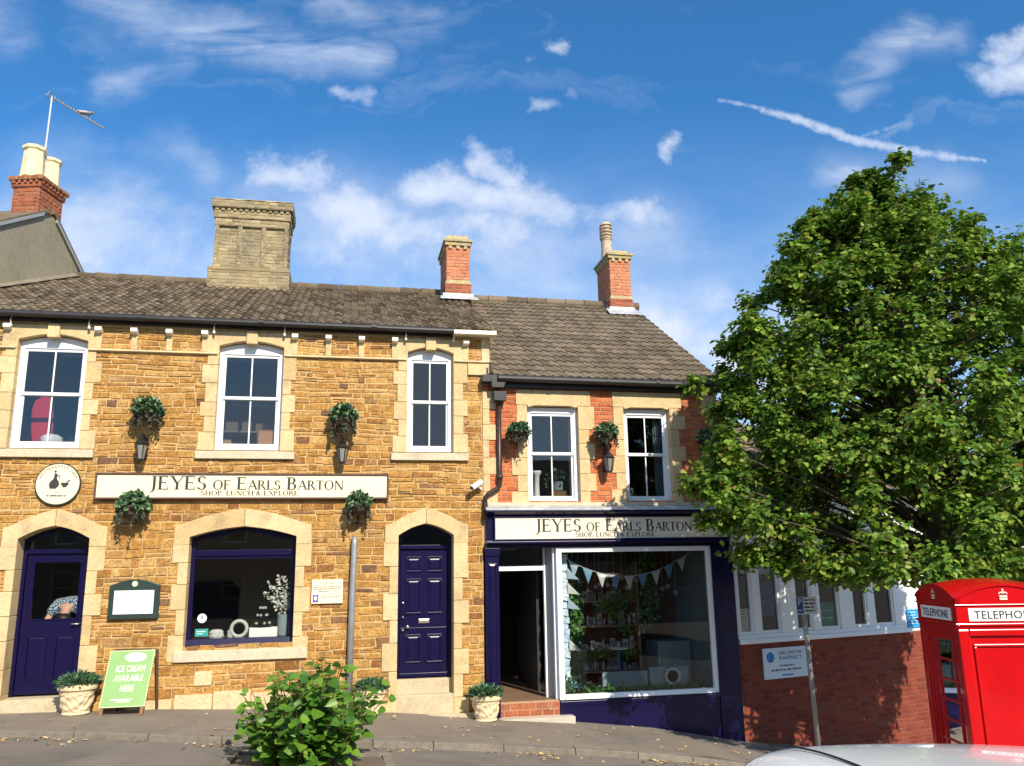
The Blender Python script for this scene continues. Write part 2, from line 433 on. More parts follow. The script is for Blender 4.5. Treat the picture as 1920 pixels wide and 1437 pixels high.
class MB:
    def __init__(s, mx=None):
        s.v, s.f, s.m, s.mx = [], [], [], mx

    def add(s, vs, fs, mi=0):
        o = len(s.v)
        if s.mx is not None:
            vs = [s.mx @ Vector(p) for p in vs]
        s.v += [tuple(p) for p in vs]
        s.f += [[i + o for i in f] for f in fs]
        s.m += [mi] * len(fs)
        return s

    def box(s, x0, x1, y0, y1, z0, z1, mi=0):
        vs = [(x, y, z) for x in (x0, x1) for y in (y0, y1) for z in (z0, z1)]
        return s.add(vs, [(0, 1, 3, 2), (4, 6, 7, 5), (0, 4, 5, 1), (2, 3, 7, 6), (0, 2, 6, 4), (1, 5, 7, 3)], mi)

    def prism(s, poly, y0, y1, mi=0):        # poly of (x, z) seen from the front, counter-clockwise
        n = len(poly)
        vs = [(x, y0, z) for x, z in poly] + [(x, y1, z) for x, z in poly]
        fs = [list(range(n)), list(range(2 * n - 1, n - 1, -1))]
        fs += [[(i + 1) % n, i, n + i, n + (i + 1) % n] for i in range(n)]
        return s.add(vs, fs, mi)

    def extr(s, poly, d, mi=0):              # any planar 3-D polygon pushed along d
        n = len(poly)
        d = Vector(d)
        vs = [Vector(p) for p in poly] + [Vector(p) + d for p in poly]
        fs = [list(range(n)), list(range(2 * n - 1, n - 1, -1))]
        fs += [[(i + 1) % n, i, n + i, n + (i + 1) % n] for i in range(n)]
        return s.add(vs, fs, mi)

    def quad(s, a, b, c, d, mi=0):
        return s.add([a, b, c, d], [(0, 1, 2, 3)], mi)

    def tube(s, pts, r, n=8, mi=0, caps=True):
        pts = [Vector(p) for p in pts]
        rs = r if isinstance(r, (list, tuple)) else [r] * len(pts)
        vs, fs = [], []
        ref = Vector((0.13, 0.31, 0.94)).normalized()
        for i, p in enumerate(pts):
            d = (pts[min(i + 1, len(pts) - 1)] - pts[max(i - 1, 0)]).normalized()
            a = d.cross(ref)
            a = a.normalized() if a.length > .05 else d.cross(Vector((1, 0, 0))).normalized()
            b = d.cross(a)
            vs += [p + (a * math.cos(k * 2 * math.pi / n) + b * math.sin(k * 2 * math.pi / n)) * rs[i] for k in range(n)]
        for i in range(len(pts) - 1):
            for k in range(n):
                fs.append((i * n + k, i * n + (k + 1) % n, (i + 1) * n + (k + 1) % n, (i + 1) * n + k))
        if caps:
            fs.append(list(range(n - 1, -1, -1)))
            fs.append([(len(pts) - 1) * n + k for k in range(n)])
        return s.add(vs, fs, mi)

    def lathe(s, prof, c, n=20, mi=0, wob=None):     # prof of (radius, height)
        vs, fs = [], []
        for j, (r, h) in enumerate(prof):
            for k in range(n):
                a = k * 2 * math.pi / n
                rr = r + (wob(a, h) if wob else 0)
                vs.append((c[0] + rr * math.cos(a), c[1] + rr * math.sin(a), c[2] + h))
        for j in range(len(prof) - 1):
            for k in range(n):
                fs.append((j * n + k, j * n + (k + 1) % n, (j + 1) * n + (k + 1) % n, (j + 1) * n + k))
        fs.append(list(range(n - 1, -1, -1)))
        fs.append([(len(prof) - 1) * n + k for k in range(n)])
        return s.add(vs, fs, mi)

    def build(s, name, mats, parent=None, smooth=False, bevel=0.0, local=False):
        off = Vector((0, 0, 0)) if (parent is None or local) else BASE[parent.name]
        me = bpy.data.meshes.new(name)
        me.from_pydata([Vector(p) - off for p in s.v], [], s.f)
        mats = mats if isinstance(mats, (list, tuple)) else [mats]
        for m in mats:
            me.materials.append(M[m] if isinstance(m, str) else m)
        me.polygons.foreach_set('material_index', s.m)
        if smooth:
            me.polygons.foreach_set('use_smooth', [True] * len(s.f))
        me.update()
        o = bpy.data.objects.new(name, me)
        COL.objects.link(o)
        if parent is not None:
            o.parent = parent
        BASE[o.name] = off
        if bevel:
            b = o.modifiers.new('bevel', 'BEVEL')
            b.width, b.segments, b.limit_method = bevel, 2, 'ANGLE'
        return o


def tag(o, label, cat, group=None):
    o['label'], o['category'] = label, cat
    if group:
        o['group'] = group
    return o


def thing(name, label, cat, loc=(0, 0, 0), group=None, rz=0.0):
    o = bpy.data.objects.new(name, None)
    COL.objects.link(o)
    o.location = loc
    o.rotation_euler = (0, 0, rz)
    o.empty_display_size = .1
    BASE[o.name] = Vector(loc)
    return tag(o, label, cat, group)


def structure(o):
    o['kind'] = 'structure'
    return o


def copy_tree(o, parent=None):
    c = o.copy()
    COL.objects.link(c)
    if parent is not None:
        c.parent = parent
    for ch in list(o.children):
        copy_tree(ch, c)
    return c


def masonry(mb, O, U, V, w, h, course, lens, holes=(), joint=.012, depth=.014, jit=.004, mi=0, rag=.006, skip=0.0, wave=0.0, split=0.0):
    """Separate stones laid in courses over the rectangle O + u*U + v*V, leaving holes (u0, u1, v0, v1)."""
    O, U, V = Vector(O), Vector(U).normalized(), Vector(V).normalized()
    N = U.cross(V).normalized()
    v = 0.0
    while v < h - .02:
        c = random.uniform(*course)
        c = min(c, h - v)
        if h - v - c < course[0] * .6:
            c = h - v
        vm_ = v + c / 2
        u = -random.uniform(0, lens[0])
        while u < w:
            L = random.uniform(*lens)
            spans = [(max(u, 0), min(u + L, w))]
            u += L
            for h0, h1, g0, g1 in holes:
                if g0 < vm_ < g1:
                    nxt = []
                    for a, b in spans:
                        if b <= h0 or a >= h1:
                            nxt.append((a, b))
                        else:
                            if a < h0:
                                nxt.append((a, h0))
                            if b > h1:
                                nxt.append((h1, b))
                    spans = nxt
            for a, b in spans:
                if b - a < .035 or random.random() < skip:
                    continue
                g = joint / 2
                beds = [(v, v + c)]
                if random.random() < split and c > .075:
                    m_ = v + c * random.uniform(.4, .6)
                    beds = [(v, m_), (m_, v + c)]
                for va, vb in beds:
                    d = depth * random.uniform(.45, 1.4)
                    k = min(.009, (vb - va) * .14)
                    q = [(a + g, va + g), (b - g, va + g), (b - g, vb - g), (a + g, vb - g)]
                    q = [(x + random.uniform(-jit, jit), y + random.uniform(-rag, rag)) for x, y in q]
                    if wave:
                        q = [(x, y + wave * (math.sin(x * .9 + y * 2.1) + .6 * math.sin(x * 2.7 - y * 3.0))) for x, y in q]
                    cx = sum(x for x, _ in q) / 4
                    cy = sum(y for _, y in q) / 4
                    t_ = [(x + k * (1 if x < cx else -1), y + k * (1 if y < cy else -1)) for x, y in q]
                    vs = [O + U * x + V * y for x, y in q] + [O + U * x + V * y + N * (d + random.uniform(-.004, .004)) for x, y in t_]
                    mb.add(vs, [(4, 5, 6, 7), (0, 1, 5, 4), (1, 2, 6, 5), (2, 3, 7, 6), (3, 0, 4, 7)], mi)
        v += c


def cells(mb, x0, x1, z0, z1, y0, y1, holes, mi=0):
    """A wall slab with rectangular openings."""
    xs = sorted({x0, x1, *[min(max(v, x0), x1) for h in holes for v in h[:2]]})
    zs = sorted({z0, z1, *[min(max(v, z0), z1) for h in holes for v in h[2:]]})
    for i in range(len(xs) - 1):
        run = None
        for j in range(len(zs) - 1):
            cx, cz = (xs[i] + xs[i + 1]) / 2, (zs[j] + zs[j + 1]) / 2
            if any(h[0] < cx < h[1] and h[2] < cz < h[3] for h in holes):
                if run is not None:
                    mb.box(xs[i], xs[i + 1], y0, y1, run, zs[j], mi)
                    run = None
            elif run is None:
                run = zs[j]
        if run is not None:
            mb.box(xs[i], xs[i + 1], y0, y1, run, zs[-1], mi)


# ------------------------------------------------------------------ lettering
def text_geo(s, size, align='CENTER', space=1.0, ext=.0012):
    cu = bpy.data.curves.new('lettering', 'FONT')
    cu.body, cu.size, cu.align_x, cu.extrude, cu.space_character, cu.resolution_u = s, size, align, ext, space, 3
    ob = bpy.data.objects.new('lettering', cu)
    COL.objects.link(ob)
    dg = bpy.context.evaluated_depsgraph_get()
    me = bpy.data.meshes.new_from_object(ob.evaluated_get(dg))
    vs = [tuple(v.co) for v in me.vertices]
    fs = [list(p.vertices) for p in me.polygons]
    bpy.data.objects.remove(ob)
    bpy.data.curves.remove(cu)
    bpy.data.meshes.remove(me)
    return vs, fs


def put_text(mb, s, size, mx, align='CENTER', space=1.0, mi=0, sx=1.0, slant=0.0):
    """mx carries text space (x right, y up, z towards the reader) to the place."""
    vs, fs = text_geo(s, size, align, space)
    mb.add([mx @ Vector((x * sx + y * slant, y, z)) for x, y, z in vs], fs, mi)


def facing(x, y, z, rz=0.0, tilt=0.0):
    """Text space to a sign whose face looks towards -Y."""
    return Matrix.Translation((x, y, z)) @ Matrix.Rotation(rz, 4, 'Z') @ Matrix.Rotation(R(90) + tilt, 4, 'X')


TK, TN, SF = .165, .066, .105


def glyph(ch):
    """Roman serif capital as a list of quads in a cap height of 1, and its advance."""
    Q = []

    def bar(x0, y0, x1, y1):
        Q.append([(x0, y0), (x1, y0), (x1, y1), (x0, y1)])

    def vert(x, y0=0., y1=1., w=TK, lo=True, hi=True):
        bar(x - w / 2, y0, x + w / 2, y1)
        for on, y in ((lo, y0), (hi, y1 - .042)):
            if on:
                bar(x - w / 2 - SF * .75, y, x + w / 2 + SF * .75, y + .042)

    def hor(x0, x1, y, tick=0.):
        bar(x0, y - TN / 2, x1, y + TN / 2)
        if tick:
            bar(x1 - .045, min(y, y + tick), x1, max(y, y + tick))

    def diag(x0, y0, x1, y1, w, s0=False, s1=False):
        Q.append([(x0 - w / 2, y0), (x0 + w / 2, y0), (x1 + w / 2, y1), (x1 - w / 2, y1)])
        for on, x, y in ((s0, x0, y0), (s1, x1, y1)):
            if on:
                yy = y if y < .5 else y - .042
                bar(x - w / 2 - SF * .7, yy, x + w / 2 + SF * .7, yy + .042)

    def arc(cx, cy, rx, ry, a0, a1, n=18, kmax=TK, kmin=TN):
        pr = None
        for i in range(n + 1):
            a = R(a0 + (a1 - a0) * i / n)
            c, s_ = math.cos(a), math.sin(a)
            w = kmin + (kmax - kmin) * abs(c) ** 1.4
            o, k = (cx + rx * c, cy + ry * s_), (cx + (rx - w) * c, cy + (ry - max(kmin, w * .7)) * s_)
            if pr:
                Q.append([pr[0], o, k, pr[1]])
            pr = (o, k)
    A = .8
    if ch == 'J':
        vert(.30, .12, 1., lo=False)
        arc(.08, .14, .29, .36, 0, -95, 10)
        A = .50
    elif ch in 'EF':
        vert(.16)
        hor(.16, .62, .976, -.17)
        hor(.16, .52, .51, 0)
        bar(.475, .42, .52, .60)
        if ch == 'E':
            hor(.16, .66, .026, .19)
        A = .76 if ch == 'E' else .68
    elif ch == 'Y':
        diag(.10, 1., .42, .46, TK, True)
        diag(.78, 1., .44, .46, TN + .01, True)
        vert(.43, 0, .48, hi=False)
        A = .86
    elif ch == 'S':
        arc(.31, .745, .255, .255, 35, 265, 16)
        arc(.31, .255, .285, .275, 85, -150, 16)
        bar(.50, .78, .54, .97)
        bar(.03, .03, .07, .24)
        A = .66
    elif ch == 'O':
        arc(.46, .5, .43, .52, 0, 360, 36)
        A = .94
    elif ch == 'C':
        arc(.46, .5, .43, .52, 38, 322, 30)
        bar(.78, .66, .82, .93)
        A = .86
    elif ch == 'A':
        diag(.08, 0., .42, 1., TN + .01, True)
        diag(.78, 0., .42, 1., TK, True)
        hor(.22, .62, .34)
        A = .86
    elif ch in 'RPB':
        vert(.16)
        arc(.34, .745, .27, .255, -90, 90, 14)
        hor(.16, .36, .976)
        hor(.16, .36, .51)
        if ch == 'R':
            diag(.74, 0., .40, .5, TK, True)
        if ch == 'B':
            arc(.36, .26, .31, .275, -90, 90, 14)
            hor(.16, .38, .02)
        A = {'R': .82, 'P': .70, 'B': .76}[ch]
    elif ch == 'L':
        vert(.16)
        hor(.16, .62, .026, .22)
        A = .68
    elif ch == 'T':
        vert(.37, hi=False)
        hor(.03, .71, .976)
        bar(.03, .78, .075, .99)
        bar(.665, .78, .71, .99)
        A = .76
    elif ch == 'N':
        vert(.14, w=TN + .01)
        vert(.76, w=TN + .01, lo=False)
        diag(.15, 1., .75, 0., TK)
        A = .92
    elif ch == 'H':
        vert(.16)
        vert(.70)
        hor(.16, .70, .51)
        A = .90
    elif ch == 'U':
        vert(.16, .3, 1., lo=False)
        vert(.70, .3, 1., w=TN + .01, lo=False)
        arc(.415, .32, .325, .34, 180, 360, 16)
        A = .86
    elif ch == 'X':
        diag(.10, 1., .68, 0., TK, True, True)
        diag(.68, 1., .10, 0., TN + .01, True, True)
        A = .80
    elif ch == ',':
        Q.append([(.06, .13), (.18, .13), (.14, -.14), (.08, -.14)])
        A = .26
    elif ch == '&':
        arc(.32, .76, .19, .24, 0, 360, 18)
        arc(.30, .27, .28, .28, 20, 330, 18)
        diag(.70, 0., .20, .62, TK)
        A = .82
    elif ch == ' ':
        A = .34
    return Q, A


def serif(mb, runs, x, z, y, width=None, mi=0):
    """runs of (text, cap height); set from x to the right on the plane y, baseline z; scaled to width."""
    adv = sum(glyph(c)[1] * s for t_, s in runs for c in t_)
    k = 1.0 if width is None else width / adv
    d = 0.0
    for t_, s in runs:
        for c in t_:
            Q, A = glyph(c)
            for q in Q:
                d = (d + .00004) % .0011
                mb.add([(x + px * s * k, y - d, z + py * s) for px, py in q], [(0, 1, 2, 3)], mi)
            x += A * s * k
    return x


def scribble(mb, x0, x1, z, y, h, mi=0, gap=.35, rnd=random):
    """A line of print too small to read: short strokes of uneven length."""
    x = x0
    while x < x1:
        L = rnd.uniform(1.2, 4.5) * h
        e = min(x + L, x1)
        hh = h * rnd.uniform(.7, 1.0)
        mb.add([(x, y, z), (e, y, z), (e, y, z + hh), (x, y, z + hh)], [(0, 1, 2, 3)], mi)
        x = e + h * gap * rnd.uniform(.8, 2.2)


# ------------------------------------------------------------------ foliage
LEAF = np.array([(0, 0, 0), (-.40, .30, .09), (-.36, .72, .07), (0, 1.08, -.10), (.36, .72, .07), (.40, .30, .09)])


def leaves(name, pos, nrm, axis, size, m, parent=None, shape=LEAF, jit=.12):
    """One mesh of many separate leaves. pos, nrm, axis: (n, 3) arrays; size: (n,)."""
    n = len(pos)
    off = np.array(BASE[parent.name]) if parent is not None else np.zeros(3)
    a = axis / np.linalg.norm(axis, axis=1, keepdims=True)
    b = nrm - a * np.sum(nrm * a, axis=1, keepdims=True)
    b /= np.linalg.norm(b, axis=1, keepdims=True) + 1e-9
    c = np.cross(a, b)
    k = len(shape)
    sh = shape[None] * (1 + rng.normal(0, jit, (n, k, 3)))
    co = pos[:, None] - off + size[:, None, None] * (sh[:, :, :1] * c[:, None] + sh[:, :, 1:2] * a[:, None] + sh[:, :, 2:] * b[:, None])
    co = co.reshape(-1, 3)
    base = np.arange(n)[:, None] * k
    if k == 6:
        loops = np.concatenate([base + np.array([[0, 3, 2, 1]]), base + np.array([[0, 5, 4, 3]])], axis=1).reshape(-1)
        npoly, lp = n * 2, 4
    else:
        loops = (base + np.arange(k)[None]).reshape(-1)
        npoly, lp = n, k
    me = bpy.data.meshes.new(name)
    me.vertices.add(len(co))
    me.vertices.foreach_set('co', co.astype(np.float32).reshape(-1))
    me.loops.add(len(loops))
    me.loops.foreach_set('vertex_index', loops.astype(np.int32))
    me.polygons.add(npoly)
    me.polygons.foreach_set('loop_start', np.arange(0, npoly * lp, lp, dtype=np.int32))
    me.update(calc_edges=True)
    me.materials.append(M[m])
    o = bpy.data.objects.new(name, me)
    COL.objects.link(o)
    if parent is not None:
        o.parent = parent
        BASE[o.name] = BASE[parent.name]
    return o


def unit(a):
    return a / (np.linalg.norm(a, axis=-1, keepdims=True) + 1e-9)

# ------------------------------------------------------------------ the ground: a street falling to the right
GX = [-400, -60, -8, -4.67, -2.55, -.67, .83, 2.15, 3.51, 4.93, 6.43, 9, 14, 40, 400]
GZ = [1.5, .6, -.12, -.20, -.24, -.33, -.45, -.58, -.70, -.87, -1.15, -1.58, -2.2, -3.4, -4.5]


def g(x):
    return float(np.interp(x, GX, GZ))


def strip(name, m, xs, ya, yb, dz, parts=1):
    """A sheet following the slope between the lines ya(x) and yb(x)."""
    mb = MB()
    for i in range(len(xs) - 1):
        a, b = xs[i], xs[i + 1]
        for k in range(parts):
            f0, f1 = k / parts, (k + 1) / parts
            P = lambda x, f: (x, ya(x) + (yb(x) - ya(x)) * f, g(x) + dz)
            mb.quad(P(a, f0), P(b, f0), P(b, f1), P(a, f1))
    return structure(mb.build(name, m))


def kerb_y(x):
    return float(np.interp(x, [-30, -9, -4.3, -2.9, -1.6, 0, 2.5, 5, 9, 14, 30], [-1.0, -1.0, -1.36, -1.80, -2.16, -2.26, -2.22, -2.32, -2.3, -2.2, -2.2]))


XF = sorted({*GX, *np.linspace(-14, 16, 61).tolist(), -150, 100})
strip('ground', 'asphalt', XF, lambda x: -400, lambda x: 400, -.075)
XP = [x for x in XF if -60 <= x <= 40]
strip('pavement', 'pavement', XP, lambda x: kerb_y(x) + .12, lambda x: 5.0 if x > 6.4 else .25, 0.0, 3)
kb = MB()
x = -30.0
while x < 30:
    L = random.uniform(.75, 1.0)
    a, b = x + .004, x + L - .004
    dz = random.uniform(-.006, .006)
    ka, kb_ = kerb_y(a), kerb_y(b)
    za, zb = g(a) + dz, g(b) + dz
    poly = [(a, ka, za + .002), (b, kb_, zb + .002), (b, kb_ + .125, zb + .006), (a, ka + .125, za + .006)]
    low = [(p[0], p[1] + (-.012 if i < 2 else 0), p[2] - .2) for i, p in enumerate(poly)]
    kb.add(poly + low, [(0, 1, 2, 3), (0, 4, 5, 1), (1, 5, 6, 2), (2, 6, 7, 3), (3, 7, 4, 0)])
    x += L
structure(kb.build('kerb', 'kerb', bevel=.008))
# the little tree pit in the road, edged with kerb stones
pit = MB()
PX0, PX1, PY0, PY1 = -1.22, .62, -4.9, -2.72
ring = [(PX0, PY1), (PX0 - .04, -3.4), (PX0, PY0), (PX1, PY0), (PX1 + .02, -3.6), (PX1, PY1)]
for i in range(len(ring)):
    (xa, ya), (xb, yb) = ring[i], ring[(i + 1) % len(ring)]
    d = Vector((xb - xa, yb - ya, 0)).normalized()
    nrm_ = Vector((-d.y, d.x, 0)) * .11
    pit.add([(xa, ya, g(xa) - .03), (xb, yb, g(xb) - .03), (xb + nrm_.x, yb + nrm_.y, g(xb) - .03), (xa + nrm_.x, ya + nrm_.y, g(xa) - .03),
             (xa, ya, g(xa) - .2), (xb, yb, g(xb) - .2), (xb + nrm_.x, yb + nrm_.y, g(xb) - .2), (xa + nrm_.x, ya + nrm_.y, g(xa) - .2)],
            [(0, 1, 2, 3), (0, 4, 5, 1), (1, 5, 6, 2), (2, 6, 7, 3), (3, 7, 4, 0)])
structure(pit.build('kerb', 'kerb', bevel=.008))
so = MB()
for i in range(8):
    for j in range(8):
        P = lambda u, v: (PX0 + (PX1 - PX0) * u, PY0 + (PY1 - PY0) * v, g(PX0 + (PX1 - PX0) * u) - .06 + .03 * math.sin(9 * u + 3) * math.sin(7 * v))
        so.quad(P(i / 8, j / 8), P((i + 1) / 8, j / 8), P((i + 1) / 8, (j + 1) / 8), P(i / 8, (j + 1) / 8))
structure(so.build('soil', 'soil', smooth=True))
# fallen leaves along the gutter of the road
n = 520
fx = rng.uniform(-5, 7, n)
grp = rng.choice(len(fx), n)
fy = np.array([kerb_y(v) for v in fx]) - np.abs(rng.normal(0, .16, n)) - .03
keep = (np.sin(fx * 3.1) + np.sin(fx * 7.7 + 1) + rng.normal(0, .6, n)) > .25
fx, fy = fx[keep], fy[keep]
ex = rng.uniform(-5.5, 8, 110)
ey = rng.uniform(-2.1, -.1, 110)
fz = np.concatenate([[g(v) - .064 for v in fx], [g(v) + .012 for v in ex]])
fp = np.stack([np.concatenate([fx, ex]), np.concatenate([fy, ey]), fz], 1)
fl = leaves('fallen_leaves', fp, unit(rng.normal(0, .25, (len(fp), 3)) + [0, 0, 1]), unit(rng.normal(0, 1, (len(fp), 3)) * [1, 1, .1]), rng.uniform(.03, .065, len(fp)), 'deadleaf')
fl['kind'] = 'stuff'
tag(fl, 'dry fallen leaves scattered along the road gutter and pavement', 'fallen leaves')


# ------------------------------------------------------------------ shared building pieces
def tiles(mb, O, U, V, width, gauge, rows, tw, roll, lip=.03, nu=6, mi=0, jit=.006):
    O, U, V = Vector(O), Vector(U).normalized(), Vector(V).normalized()
    N = U.cross(V).normalized()
    cols = int(round(width / tw))
    tw = width / cols
    for r in range(rows):
        sh = (r % 2) * .0
        for c in range(cols):
            u0 = c * tw + sh
            v0 = r * gauge + random.uniform(-jit, jit) * 1.4
            j0, j1 = random.uniform(-jit, jit), random.uniform(-jit, jit)
            lo, hi, un = [], [], []
            for i in range(nu + 1):
                f = i / nu
                h = roll * (math.sin(f * 2 * math.pi - .6) * .5 + .5) ** 1.3
                e = j0 * (1 - f) + j1 * f
                u = u0 + f * (tw - .004)
                lo.append(O + U * u + V * v0 + N * (h + lip + e))
                hi.append(O + U * u + V * (v0 + gauge + .05) + N * (h + e * .5))
                un.append(O + U * u + V * (v0 + .006) + N * (h - .012 + e))
            k = nu + 1
            fs = []
            for i in range(nu):
                fs.append((i, i + 1, k + i + 1, k + i))
                fs.append((2 * k + i, 2 * k + i + 1, i + 1, i))
            mb.add(lo + hi + un, fs, mi)


def stack_faces(mb, x0, x1, y0, y1, z0, z1, mi, core, course=(.073, .077), lens=(.10, .225), depth=.008):
    """A brick shaft: mortar core with separate bricks on the four faces."""
    mb.box(x0, x1, y0, y1, z0, z1, core)
    kw = dict(course=course, lens=lens, joint=.011, depth=depth, jit=.002, rag=.0025, mi=mi)
    masonry(mb, (x0, y0, z0), (1, 0, 0), (0, 0, 1), x1 - x0, z1 - z0, **kw)
    masonry(mb, (x0, y1, z0), (0, -1, 0), (0, 0, 1), y1 - y0, z1 - z0, **kw)
    masonry(mb, (x1, y0, z0), (0, 1, 0), (0, 0, 1), y1 - y0, z1 - z0, **kw)


def rough_cap(mb, x0, x1, y0, y1, z0, z1, mi, inset=.08, n=9):
    """A lumpy mortar flaunching on top of a stack."""
    vs, fs = [], []
    for i in range(n + 1):
        for j in range(n + 1):
            u, v = i / n, j / n
            e = min(u, 1 - u, v, 1 - v)
            k = min(1, e / .22)
            vs.append((x0 + (x1 - x0) * u, y0 + (y1 - y0) * v, z0 + (z1 - z0) * (k ** .6) * random.uniform(.78, 1.06) + (0 if e else random.uniform(0, .02))))
    for i in range(n):
        for j in range(n):
            fs.append((i * (n + 1) + j, (i + 1) * (n + 1) + j, (i + 1) * (n + 1) + j + 1, i * (n + 1) + j + 1))
    mb.add(vs, fs, mi)


def sash(parent, x0, x1, z0, z1, y, arch=0.0, label=None, gl='upglass', fr='upvc', mid=.5):
    """White two-over-two sash: outer frame, meeting rails, glazing bars, panes."""
    mb = MB()
    jw = .070
    mb.box(x0, x0 + jw, y, y + .09, z0 + .055, z1)
    mb.box(x1 - jw, x1, y, y + .09, z0 + .055, z1)
    mb.box(x0, x1, y - .006, y + .09, z0, z0 + .055)
    top = z1
    n = 10
    arc_ = [(x1 - (x1 - x0) * i / n, top + arch * math.sin(math.pi * i / n)) for i in range(n + 1)] if arch else [(x1, top + .0), (x0, top + .0)]
    mb.prism([(x0, top - .10), (x1, top - .10)] + arc_, y - .003, y + .09)
    zm = z0 + (z1 - z0) * mid
    a, b = x0 + jw, x1 - jw
    # upper sash (forward) and lower sash (behind)
    for (s0, s1, yy, w) in ((zm - .01, z1 - .10, y + .018, .032), (z0 + .055, zm + .03, y + .046, .036)):
        mb.box(a, a + w, yy, yy + .035, s0, s1)
        mb.box(b - w, b, yy, yy + .035, s0, s1)
        mb.box(a + w, b - w, yy, yy + .035, s1 - .045, s1)
        mb.box(a + w, b - w, yy, yy + .035, s0, s0 + .05)
        cx = (a + b) / 2
        mb.box(cx - .011, cx + .011, yy + .004, yy + .03, s0 + .05, s1 - .045)
    o = mb.build('window', fr, parent, bevel=.005)
    if label:
        o['label'] = label
    for (s0, s1, yy) in ((zm + .035, z1 - .125, y + .036), (z0 + .10, zm - .01, y + .064)):
        p = MB().quad((a + .03, yy, s0), (b - .03, yy, s0), (b - .03, yy, s1), (a + .03, yy, s1)).build('pane', gl, o)
    return o


def sill(parent, win, x0, x1, z0, z1, out=.07, m='sillstone', depth=.12):
    mb = MB()
    mb.extr([(x0, -out, z0), (x0, depth, z0), (x0, depth, z1), (x0, -out, z1 - .025)], (x1 - x0, 0, 0))
    return mb.build('sill', m, win, bevel=.008)


def quoins(mb, x_in, sgn, z0, z1, wn, ww, y0, y1, hmin=.22, hmax=.34, first=True, mi=0):
    """Alternating narrow and wide jamb stones; sgn -1 builds to the left of x_in."""
    z, wide = z0, first
    while z < z1 - .02:
        h = random.uniform(hmin, hmax)
        if z1 - z - h < hmin * .6:
            h = z1 - z
        w = ww if wide else wn
        w += random.uniform(-.012, .012)
        a, b = (x_in - w, x_in + .004) if sgn < 0 else (x_in - .004, x_in + w)
        mb.box(a, b, y0 + random.uniform(-.003, .003), y1, z + .003, z + h - .003, mi)
        z += h
        wide = not wide


def pointed(mb, x0, x1, zs, za, ox0, ox1, oz, oza, y0, y1, low=.12, mi=0):
    """Flattened Tudor head of two stones."""
    x0, x1 = x0 + .004, x1 - .004
    c = (x0 + x1) / 2

    def curve(xa, za_, xb, zb_, bow, n=6):
        out = []
        for i in range(n + 1):
            f = i / n
            out.append((xa + (xb - xa) * f, za_ + (zb_ - za_) * f + bow * math.sin(math.pi * f)))
        return out
    bow = (za - zs) * .16
    left = curve(x0, zs, c, za, bow)
    lo_ = curve(c - .002, oza, ox0 + .1, oz + .02, (oza - oz) * .12)
    mb.prism([(x0, zs - low)] + left[:-1] + [(c - .002, za)] + lo_ + [(ox0, oz), (ox0, zs - low)], y0, y1, mi)
    right = curve(c, za, x1, zs, bow)
    ro = curve(ox1 - .1, oz + .02, c + .002, oza, (oza - oz) * .12)
    mb.prism([(c + .002, za)] + right[1:] + [(x1, zs - low), (ox1, zs - low), (ox1, oz)] + ro, y0, y1, mi)


def panel_rect(mb, x0, x1, z0, z1, y, w=.022, d=.014, mi=0):
    """A raised moulding round a door panel with a fielded centre."""
    mb.box(x0, x1, y - d, y, z1 - w, z1, mi)
    mb.box(x0, x1, y - d, y, z0, z0 + w, mi)
    mb.box(x0, x0 + w, y - d, y, z0 + w, z1 - w, mi)
    mb.box(x1 - w, x1, y - d, y, z0 + w, z1 - w, mi)
    if x1 - x0 > .12:
        k = w + .028
        vs = [(x0 + w, y, z0 + w), (x1 - w, y, z0 + w), (x1 - w, y, z1 - w), (x0 + w, y, z1 - w),
              (x0 + k, y - .010, z0 + k), (x1 - k, y - .010, z0 + k), (x1 - k, y - .010, z1 - k), (x0 + k, y - .010, z1 - k)]
        mb.add(vs, [(4, 5, 6, 7), (0, 1, 5, 4), (1, 2, 6, 5), (2, 3, 7, 6), (3, 0, 4, 7)], mi)


# ------------------------------------------------------------------ the ironstone shop
B1 = thing('stone_shop', 'long orange ironstone shop building with grey tiled roof and two navy doors', 'shop building', (-2, 0, g(-2)))
EZ, EY, RY, RZ = 5.62, -.17, 4.2, 7.68
SL1 = (RZ - EZ) / (RY - EY)
WINS = [(-4.98, -3.98), (-2.04, -1.03), (.965, 1.74)]
holes = [(a, b, 3.54, 5.34) for a, b in WINS] + [(-4.68, -3.70, -.6, 2.44), (-2.30, -.72, .58, 2.44), (.85, 1.74, -.9, 2.44)]
w = MB()
cells(w, -6.9, 2.22, -.9, 5.62, 0.0, .34, holes, 0)
w.box(2.22, 2.37, .004, .3, 5.06, 5.56, 0)
fh = [(a, b, c, d) for a, b, c, d in holes]
shift = lambda hs, x0, z0: [(a - x0, b - x0, c - z0, d - z0) for a, b, c, d in hs]
# upper wall: thin rubbly courses; lower wall: blockier
masonry(w, (-6.9, 0, 2.62), (1, 0, 0), (0, 0, 1), 9.12, 2.86, (.055, .125), (.10, .40), shift(fh, -6.9, 2.62), joint=.014, depth=.012, mi=1, rag=.010, jit=.009, wave=.016, split=.14)
masonry(w, (-6.9, 0, .42), (1, 0, 0), (0, 0, 1), 9.12, 2.20, (.075, .155), (.13, .42), shift(fh, -6.9, .42), joint=.014, depth=.012, mi=1, rag=.009, jit=.009, wave=.013, split=.16)
masonry(w, (-6.9, 0, -.75), (1, 0, 0), (0, 0, 1), 9.12, 1.17, (.11, .20), (.18, .50), shift(fh, -6.9, -.75), joint=.016, depth=.014, mi=1, rag=.012, jit=.010, wave=.010, split=.12)
masonry(w, (2.22, 0.004, 5.08), (1, 0, 0), (0, 0, 1), .15, .4, (.08, .11), (.15, .2), joint=.014, mi=1)
